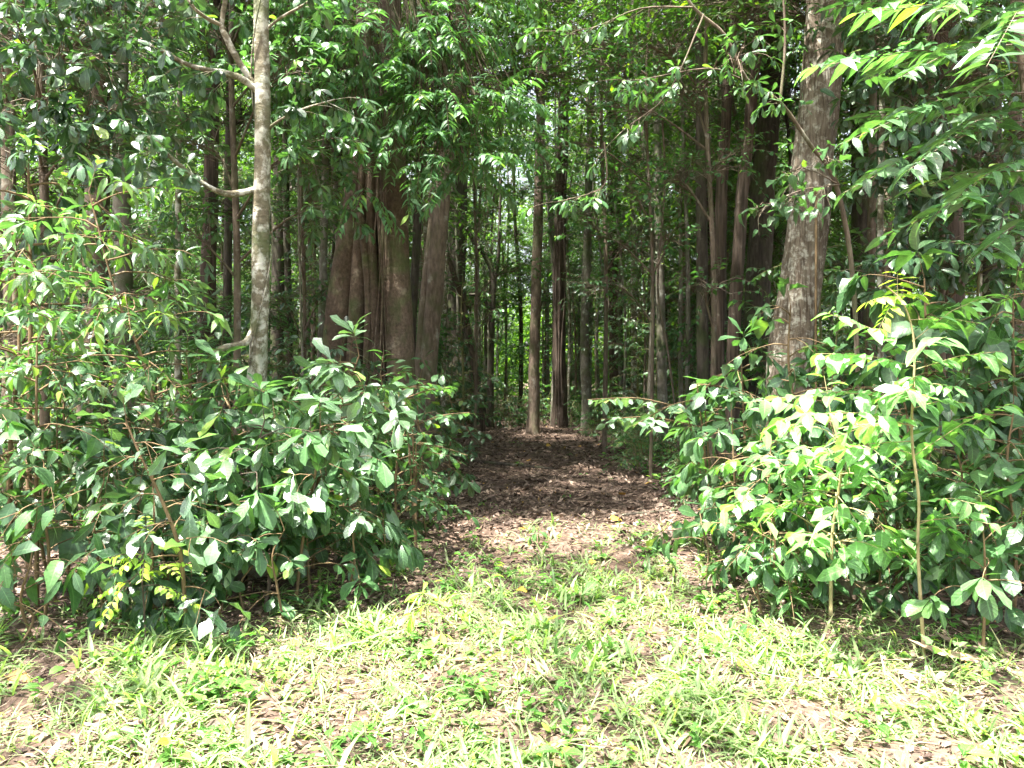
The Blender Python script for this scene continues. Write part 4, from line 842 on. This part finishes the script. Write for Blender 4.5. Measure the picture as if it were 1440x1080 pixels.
# big frond tree at the right
def frond_tree():
    Y=4.7; b=G(1520,Y); p=Plant(1400); r=p.rs
    st=smooth([b-UP*.03,P(1500,600,Y),P(1470,300,4.8),P(1440,60,4.9),P(1420,-160,5.0),P(1420,-400,5.0)],26)
    tube(p.wood,st,np.linspace(.06,.035,len(st)),12,flute=dict(w=[(2,.06,7),(3,.05,12)]))
    trunk=p.wood; p.wood=MB()
    fr=[((1450,30),(1215,20),4.3),((1440,90),(1150,95),4.4),((1445,60),(1285,110),4.0),((1440,130),(1210,200),4.2),((1455,150),(1300,235),4.1),((1440,170),(1215,265),4.5),((1460,220),(1330,300),4.3),((1450,-20),(1330,20),4.0),((1440,-40),(1240,-30),4.8),((1465,260),(1260,330),4.8),((1460,10),(1400,90),3.7),((1470,300),(1380,360),4.5),((1430,100),(1330,160),5.4),((1440,-60),(1340,-20),3.9),((1440,0),(1150,10),5.5),((1450,180),(1190,160),5.6),((1460,240),(1270,270),5.9),((1455,60),(1210,110),6.0)]
    for (s,e,y2) in fr:
        a=P(s[0],s[1],4.75); c=P(e[0],e[1],y2); d=c-a; l=np.linalg.norm(d)
        p.twigs(a[None],(d+UP*.25*l)[None],l*1.05,alt(L_FROND,L=.22,W=.068,sp=.062,droop=.12,mat='frond' if r.rand()<.35 else 'mid'),.25,r=.005)
    for c in ((3.2,4.6,5.0),(2.3,5.0,5.3),(4.0,5.2,5.2)):
        p.cluster(st[-2],c,(.9,.8,.4),16,alt(L_FROND,L=.19,W=.055,sp=.06),tl=.7,r0=.03)
    root=p.build('big_frond_tree',b,'b_brown','young tree at the upper right edge with big drooping feather-set fronds','tree',wname='limbs',lname='crown')
    link('trunk',trunk.mesh('trunk','b_brown',True,b),root)
frond_tree()
# leaning tree across the flaky trunk
def leaning():
    Y=7.2; b=G(1212,Y); p=Plant(1410)
    st=smooth([b-UP*.03,P(1206,520,Y),P(1196,360,Y),P(1172,250,7.1),P(1140,205,7.0),P(1098,145,6.9),P(1050,112,6.8),P(1020,50,6.8),P(975,10,6.7),(P(930,-60,6.7))],40)
    tube(p.wood,st,np.linspace(.025,.011,len(st)),10,flute=dict(w=[(2,.1,19),(3,.08,34)]))
    q=smooth([P(1097,146,6.9),P(1104,60,6.9),P(1100,-30,6.9)],10); tube(p.wood,q,np.linspace(.014,.009,len(q)),7)
    q3=smooth([P(1040,110,6.8),P(995,96,6.7),P(900,112,6.5),P(862,112,6.4)],12)
    q4=smooth([P(975,10,6.7),P(900,12,6.5),P(830,40,6.4),P(760,44,6.3)],14)
    q5=smooth([P(990,20,6.7),P(940,130,6.6),P(880,180,6.5),P(850,210,6.4)],12)
    q6=smooth([P(850,200,6.4),P(850,260,6.4),P(800,280,6.3),P(770,285,6.3)],12)
    trunk=p.wood; p.wood=MB()
    ls=alt(L_OBOV,L=.125,W=.045,n=7,mat='mid')
    for qq in (q3,q4,q5,q6): p.leafy_branch(qq,.008,ls,9,.2,t0=.3)
    p.leafy_branch(along(st,np.linspace(.62,.8,8)),.01,ls,10,.22,t0=.1)
    p.leafy_branch(q,.008,ls,8,.2,t0=.2)
    p.cluster(P(1045,100,6.8),P(1040,75,6.6),(.3,.25,.22),12,ls,tl=.2,r0=.01)
    wv=alt(L_WAVY,L=.15,W=.08)
    for px,py in ((1110,255),(1160,225),(1100,290),(1150,275),(1060,300)): p.cluster(P(1180,260,7.1),P(px,py,6.8),(.16,.16,.1),6,alt(wv,sp=.045),tl=.16,r0=.007)
    root=p.build('leaning_tree',b,'b_brown','thin crooked tree leaning left across the face of the big flaky trunk','tree',wname='limbs',lname='crown')
    link('trunk',trunk.mesh('trunk','b_brown',True,b),root)
leaning()
# leafy young trees that fill the upper left and upper right
def leafy_tree(seed,name,label,px,Y,r,top,cls,ls,bark='b_brown',tl=.32):
    b=G(px,Y); p=Plant(seed); st=smooth([b-UP*.03,b+np.array([.03,0,top*.4]),b+np.array([-.06,.05,top*.75]),b+np.array([0,0,top])],20)
    tube(p.wood,st,np.linspace(r,r*.5,len(st)),12,flute=dict(w=[(2,.06,7),(3,.05,12)])); trunk=p.wood; p.wood=MB()
    for (cx,cy,yy,R,n) in cls:
        c=P(cx,cy,yy); h=min(top*.98,max(.8,c[2]-.5)); p.cluster(along(st,h/top)[0],c,(R,R,R*.6),int(n*1.8),ls,tl=tl,r0=.016)
    root=p.build(name,b,bark,label,'tree',wname='limbs',lname='crown'); link('trunk',trunk.mesh('trunk',bark,True,b),root)
leafy_tree(1501,'glossy_tree','young tree with dark glossy leaves covering the upper left corner',60,7.4,.05,6.5,[(20,40,7,.8,22),(110,60,6.9,.8,22),(60,140,6.8,.7,20),(180,150,6.8,.6,18),(200,50,7,.7,18),(130,215,6.6,.5,14),(20,220,6.9,.6,16),(0,320,6.9,.5,12),(90,-60,6.6,1,24),(60,100,8.2,1,24),(220,10,8.2,.9,20)],CL_L)
leafy_tree(1502,'glossy_tree','young tree with dark whorled leaves spreading behind the slim mottled tree',330,8.6,.045,6.8,[(300,30,8.4,.7,18),(420,60,8.2,.7,18),(270,200,8.4,.6,14),(430,210,7.8,.5,16),(410,100,7.5,.4,10),(260,320,8.5,.5,10),(450,290,8.2,.35,7),(360,-40,8,1,20)],CLM)
leafy_tree(1503,'small_leaved_tree','small-leaved young tree in front of the dark trunks left of the big flaky trunk',1000,9.6,.04,7,[(960,130,9.4,.7,22),(900,60,9.3,.7,22),(1010,230,9.3,.6,18),(940,250,9.5,.5,14),(1060,30,9,.7,18),(860,150,9.6,.6,18),(1000,400,9.3,.4,10)],alt(L_DISTD,L=.1,W=.045,mat='fine'))
leafy_tree(1504,'dark_leaved_tree','young tree with dark leaves right of the big flaky trunk, behind the big fronds',1320,8.2,.05,7,[(1230,60,8,.6,14),(1300,150,7.9,.7,20),(1380,100,7.8,.7,20),(1260,250,8,.6,16),(1350,260,7.8,.6,18),(1420,220,7.6,.6,16),(1250,370,7.9,.5,14),(1350,360,7.6,.6,16),(1430,340,7.3,.5,14),(1340,20,7.8,.9,20)],alt(CL_L,L=.19,W=.07))
leafy_tree(1505,'dark_leaved_tree','young tree of narrow dark leaves at the far left behind the tall shrubs',20,8.6,.045,5,[(30,330,8.2,.7,16),(100,420,8,.7,16),(0,470,8,.6,14),(190,330,8.2,.5,12),(250,420,8.3,.4,8)],alt(L_LANCE,mat='dark'))
leafy_tree(1506,'small_leaved_tree','small-leaved young tree behind the path end with thin horizontal sprays',850,15,.05,9,[(830,60,14,1,26),(780,130,14.5,1,26),(880,230,14,.9,22),(820,300,14.5,.9,20),(920,330,14,.8,18),(760,260,14.5,.8,18),(700,60,14,1,24),(880,400,14.5,.6,10)],alt(L_DISTD,L=.11,W=.05,mat='fine'))

leafy_tree(1507,'spray_leaved_tree','slim young tree with airy leaf sprays hanging over the right half of the path',915,11.5,.028,7.5,[(900,150,11.2,.8,16),(850,90,11,.8,18),(800,200,11.2,.6,12),(880,260,11.4,.6,12),(940,330,11.3,.5,10),(830,330,11.3,.5,9),(960,60,11.2,.8,16),(870,400,11.3,.4,6),(790,40,11.2,.8,16)],alt(L_DISTD,L=.11,W=.05,mat='fine'))
leafy_tree(1508,'spray_leaved_tree','slim young tree with airy leaf sprays beside the trunks left of the path end',668,16,.035,9,[(690,150,15.5,1,20),(730,60,15.5,1,20),(700,290,15.6,.8,16),(660,360,15.7,.6,12),(730,380,15.7,.6,12),(760,210,15.6,.8,14),(690,440,15.8,.6,10),(640,470,15.6,.5,8)],alt(L_DISTD,L=.11,W=.05,mat='fine'))
leafy_tree(1509,'spray_leaved_tree','slim young tree of thin low sprays beside the dark trunk right of the path end',905,17.5,.03,7,[(900,440,17,.8,14),(850,480,17.2,.7,12),(950,420,17,.8,14),(830,400,17.2,.8,14),(890,350,17,.8,14),(960,500,16.8,.6,10)],alt(L_DISTD,L=.12,W=.05,mat='dark'))
leafy_tree(1510,'spray_leaved_tree','slim young tree with dark leaves between the fig and the mottled tree',425,10,.03,6.5,[(420,330,9.8,.6,12),(460,400,9.8,.5,9),(390,420,9.8,.5,9),(440,250,9.7,.6,12),(400,500,9.8,.5,9)],alt(L_DISTD,L=.12,W=.055))
# saplings and seedlings in the grass and on the path
def seedling(seed,label,px,py,Hh,R,ls,nb=4,wood='b_green',name='seedling',youngtip=0):
    Y=CAMZ*FPX/(py-HOR); b=G(px,Y); p=shrub(seed,b,Hh,R,ls,nb=nb,ntw=1,tl=R*.9,t0=.5,r0=.003,youngtip=youngtip,bend=.01); return p.build(name,b,wood,label,'seedling')
seedling(1601,'small seedling with yellow young leaves in the grass left of the path mouth',600,895,.24,.09,alt(L_OBOV,L=.11,W=.036,n=6,mat='yellow'),4)
seedling(1602,'bright little seedling with upright leaves where the leaf litter begins',752,768,.17,.06,alt(L_OBOV,L=.1,W=.04,n=5,mat='light'),3)
seedling(1603,'tallest leafy weed in the grass, in line with the path',815,935,.33,.11,alt(L_LOBE,L=.12,W=.035,mat='herb'),8)
seedling(1604,'short weed of small round leaves left of the tallest weed',738,920,.16,.06,alt(L_ROUND,L=.05,W=.035,mat='herb'),5)
seedling(1605,'flat seedling of four oval leaves on the leaf litter at the right path edge',925,795,.08,.08,alt(L_OBOV,L=.12,W=.045,n=5,mat='light'),2)
seedling(1606,'leafy weed cluster at the shaded bottom of the tall slender sapling',1350,985,.22,.12,alt(L_ROUND,L=.075,W=.045,mat='light'),7)
seedling(1607,'small seedling at the grass edge on the left, under the hanging-leaf sapling',450,850,.2,.08,alt(L_DIST,L=.08,W=.035,mat='herb'),5)
seedling(1608,'seedling with upright narrow leaves near the path edge right of the flat seedling',1000,830,.22,.08,alt(L_LANCE,L=.1,W=.03,mat='herb'),5)
seedling(1609,'tiny round-leaved seedling alone in the middle of the litter path',795,705,.1,.05,alt(L_ROUND,L=.06,W=.04,mat='herb'),4)
# fallen things
def log(seed,name,label,a,b_,Ya,Yb,r,bark,cat='log'):
    A_=G(a,Ya)+UP*r*.6; B_=G(b_,Yb)+UP*r*.6; r_=RNG(seed); mb=MB(); n=16
    q=smooth([A_,(A_*2+B_)/3+r_.randn(3)*np.array([.05,.05,.005]),(A_+2*B_)/3+r_.randn(3)*np.array([.05,.05,.005]),B_],n)
    rr=np.linspace(r,r*.75,len(q)); rr[0]*=.3; rr[-1]*=.3; q[0]+=(q[0]-q[1])*-.8; q[-1]+=(q[-1]-q[-2])*-.8
    tube(mb,q,rr,16,flute=dict(w=[(2,.08,5),(3,.07,9),(5,.04,13)]))
    base=(A_+B_)/2-UP*r*.6; o=link(name,mb.mesh(name,bark,True,base),None,base); tag(o,label,cat)
log(1701,'fallen_log','mossy grey fallen log lying in the shade under the left shrubs',322,372,5.75,6.1,.13,'b_grey')
log(1702,'fallen_log','brown rotting log on the ground under the pale bushy sapling on the right',1145,1275,5.4,5.2,.075,'b_brown')
log(1703,'fallen_branch','thin dead branch lying across the leaf litter left of the path, near the fig',520,640,7.8,8.3,.022,'b_brown','branch')
log(1704,'fallen_branch','dark dead branch lying at the far end of the litter path',655,790,13.5,12.6,.03,'b_dark','branch')
log(1705,'fallen_branch','dark stick lying at the right side of the path by the thicket',850,960,8.2,8.8,.022,'b_dark','branch')
log(1706,'fallen_branch','curved dead branch on the ground at the left foot of the fig',528,612,8.6,8.2,.04,'b_brown','branch')
# fallen bark sheath, lower right
mb=MB(); q=G(1400,4.15)
leaves(mb,np.array([q+UP*.02,q+np.array([.05,.12,.02])]),np.array([[-.9,.35,.02],[-.7,.6,.05]]),np.array([[0,.1,1.],[.1,0,1.]]),np.array([.45,.3]),np.array([.16,.12]),'lance',-.1,-.35,.04,np.array([[.7,.5,.1],[.5,.5,0]]),RNG(3))
tag(link('fallen_bark',mb.mesh('fallen_bark','litter',True,q),None,q),'curled brown bark sheath lying on the ground at the lower right edge','bark')
for k,(px,py,l,lb) in enumerate(((852,735,.2,'bright yellow fallen leaf on the right side of the litter path'),(838,790,.12,'orange-yellow fallen leaf standing on edge near the front of the path'),(725,826,.13,'rusty orange fallen leaf in the grass in front of the path'),(735,918,.11,'orange fallen leaf in the bright grass by the round-leaved weed'),(700,935-60,.15,'curled brown fallen leaf in the front grass, in line with the path'),(742,668+80,.1,'small yellow fallen leaf just behind the upright bright seedling'),(6,965,.17,'large yellowed fallen leaf at the left edge of the grass'),(768,628,.28,'yellow fallen leaf far along the path before the lichen-patched trunk'))):
    Y=CAMZ*FPX/(py-HOR); q=G(px,Y)+UP*.02; mb=MB(); r=RNG(k+70)
    y_=0. if 'brown' in lb else (.55 if 'large' in lb else .9)
    leaves(mb,q[None],np.array([[r.randn(),r.randn()*.5,.15]]),np.array([[.1,-.5,1.]]),l,l*.45,'ellip',.3,.35,.1,np.array([[.6,.5,y_]]),r)
    tag(link('fallen_leaf',mb.mesh('fallen_leaf','litter',True,q),None,q),lb,'leaf')
# lianas
def liana(label,pts,r,bark='b_dark'):
    q=smooth([P(*a) for a in pts],30); b=G(pts[0][0],pts[0][2]); q[0]=b-UP*.05; mb=MB(); tube(mb,q,r,7,flute=dict(w=[(2,.12,20)]))
    tag(link('liana',mb.mesh('liana',bark,True,b),None,b),label,'liana')
liana('thin rusty liana slanting down across the buttressed dark trunk',[(680,600,20),(664,500,20),(650,420,20),(636,380,20),(622,300,20.5),(600,-20,21)],.07,'b_red')
liana('thin tan liana hanging straight in front of the big flaky trunk',[(1148,700,8.3),(1147,500,8.3),(1148,300,8.4),(1147,270,8.6)],.014,'b_tan')
liana('slender looping liana hanging in the open gap right of the path end',[(955,620,13),(940,500,13),(925,400,13),(935,250,13.3),(925,60,13.5),(930,-40,13.5)],.02,'b_brown')
liana('thin grey liana left of the mottled tree, hanging from the canopy',[(430,680,9),(425,500,9),(420,300,9),(418,100,9),(405,-20,9)],.012,'b_grey')
# ---------------------------------------------------------------- light, sky, camera
SUN=nrm(np.array([-.22,-.16,.96]))
ld=bpy.data.lights.new('sun','SUN'); ld.energy=5.0; ld.angle=math.radians(1.0); ld.color=(1,.96,.88)
lo=bpy.data.objects.new('sun',ld); COL.objects.link(lo); lo.location=(-6,-8,20)
lo.rotation_euler=Vector(SUN).to_track_quat('Z','Y').to_euler()
w=bpy.data.worlds.new('World'); sc.world=w; w.use_nodes=True; nt=w.node_tree; nt.nodes.clear()
sky=nt.nodes.new('ShaderNodeTexSky'); sky.sky_type='NISHITA'; sky.sun_disc=False
sky.sun_elevation=math.asin(SUN[2]); sky.sun_rotation=math.atan2(SUN[0],SUN[1]); sky.air_density=1.0; sky.dust_density=5.0; sky.ozone_density=1.0
bg=nt.nodes.new('ShaderNodeBackground'); bg.inputs[1].default_value=.1
wo=nt.nodes.new('ShaderNodeOutputWorld'); hs=nt.nodes.new('ShaderNodeHueSaturation'); hs.inputs['Saturation'].default_value=.45; nt.links.new(sky.outputs[0],hs.inputs['Color']); nt.links.new(hs.outputs[0],bg.inputs[0]); nt.links.new(bg.outputs[0],wo.inputs[0])
cd=bpy.data.cameras.new('camera'); cam=bpy.data.objects.new('camera',cd); COL.objects.link(cam); sc.camera=cam
cd.sensor_width=36; cd.lens=27; cd.clip_end=1000; cd.clip_start=.05
cam.location=(0,0,CAMZ); cam.rotation_euler=(PI/2,0,0); cd.shift_y=-20/1440.0
vs=sc.view_settings; sc.display_settings.display_device='sRGB'; vs.view_transform='Standard'; vs.look='None'; vs.exposure=2.92; vs.gamma=1
c=sc.cycles; c.max_bounces=5; c.diffuse_bounces=4; c.glossy_bounces=2; c.transmission_bounces=4; c.transparent_max_bounces=4
c.use_denoising=True; c.use_adaptive_sampling=True; c.adaptive_threshold=.025
try: c.denoising_prefilter='ACCURATE'
except Exception: pass
c.caustics_reflective=False; c.caustics_refractive=False
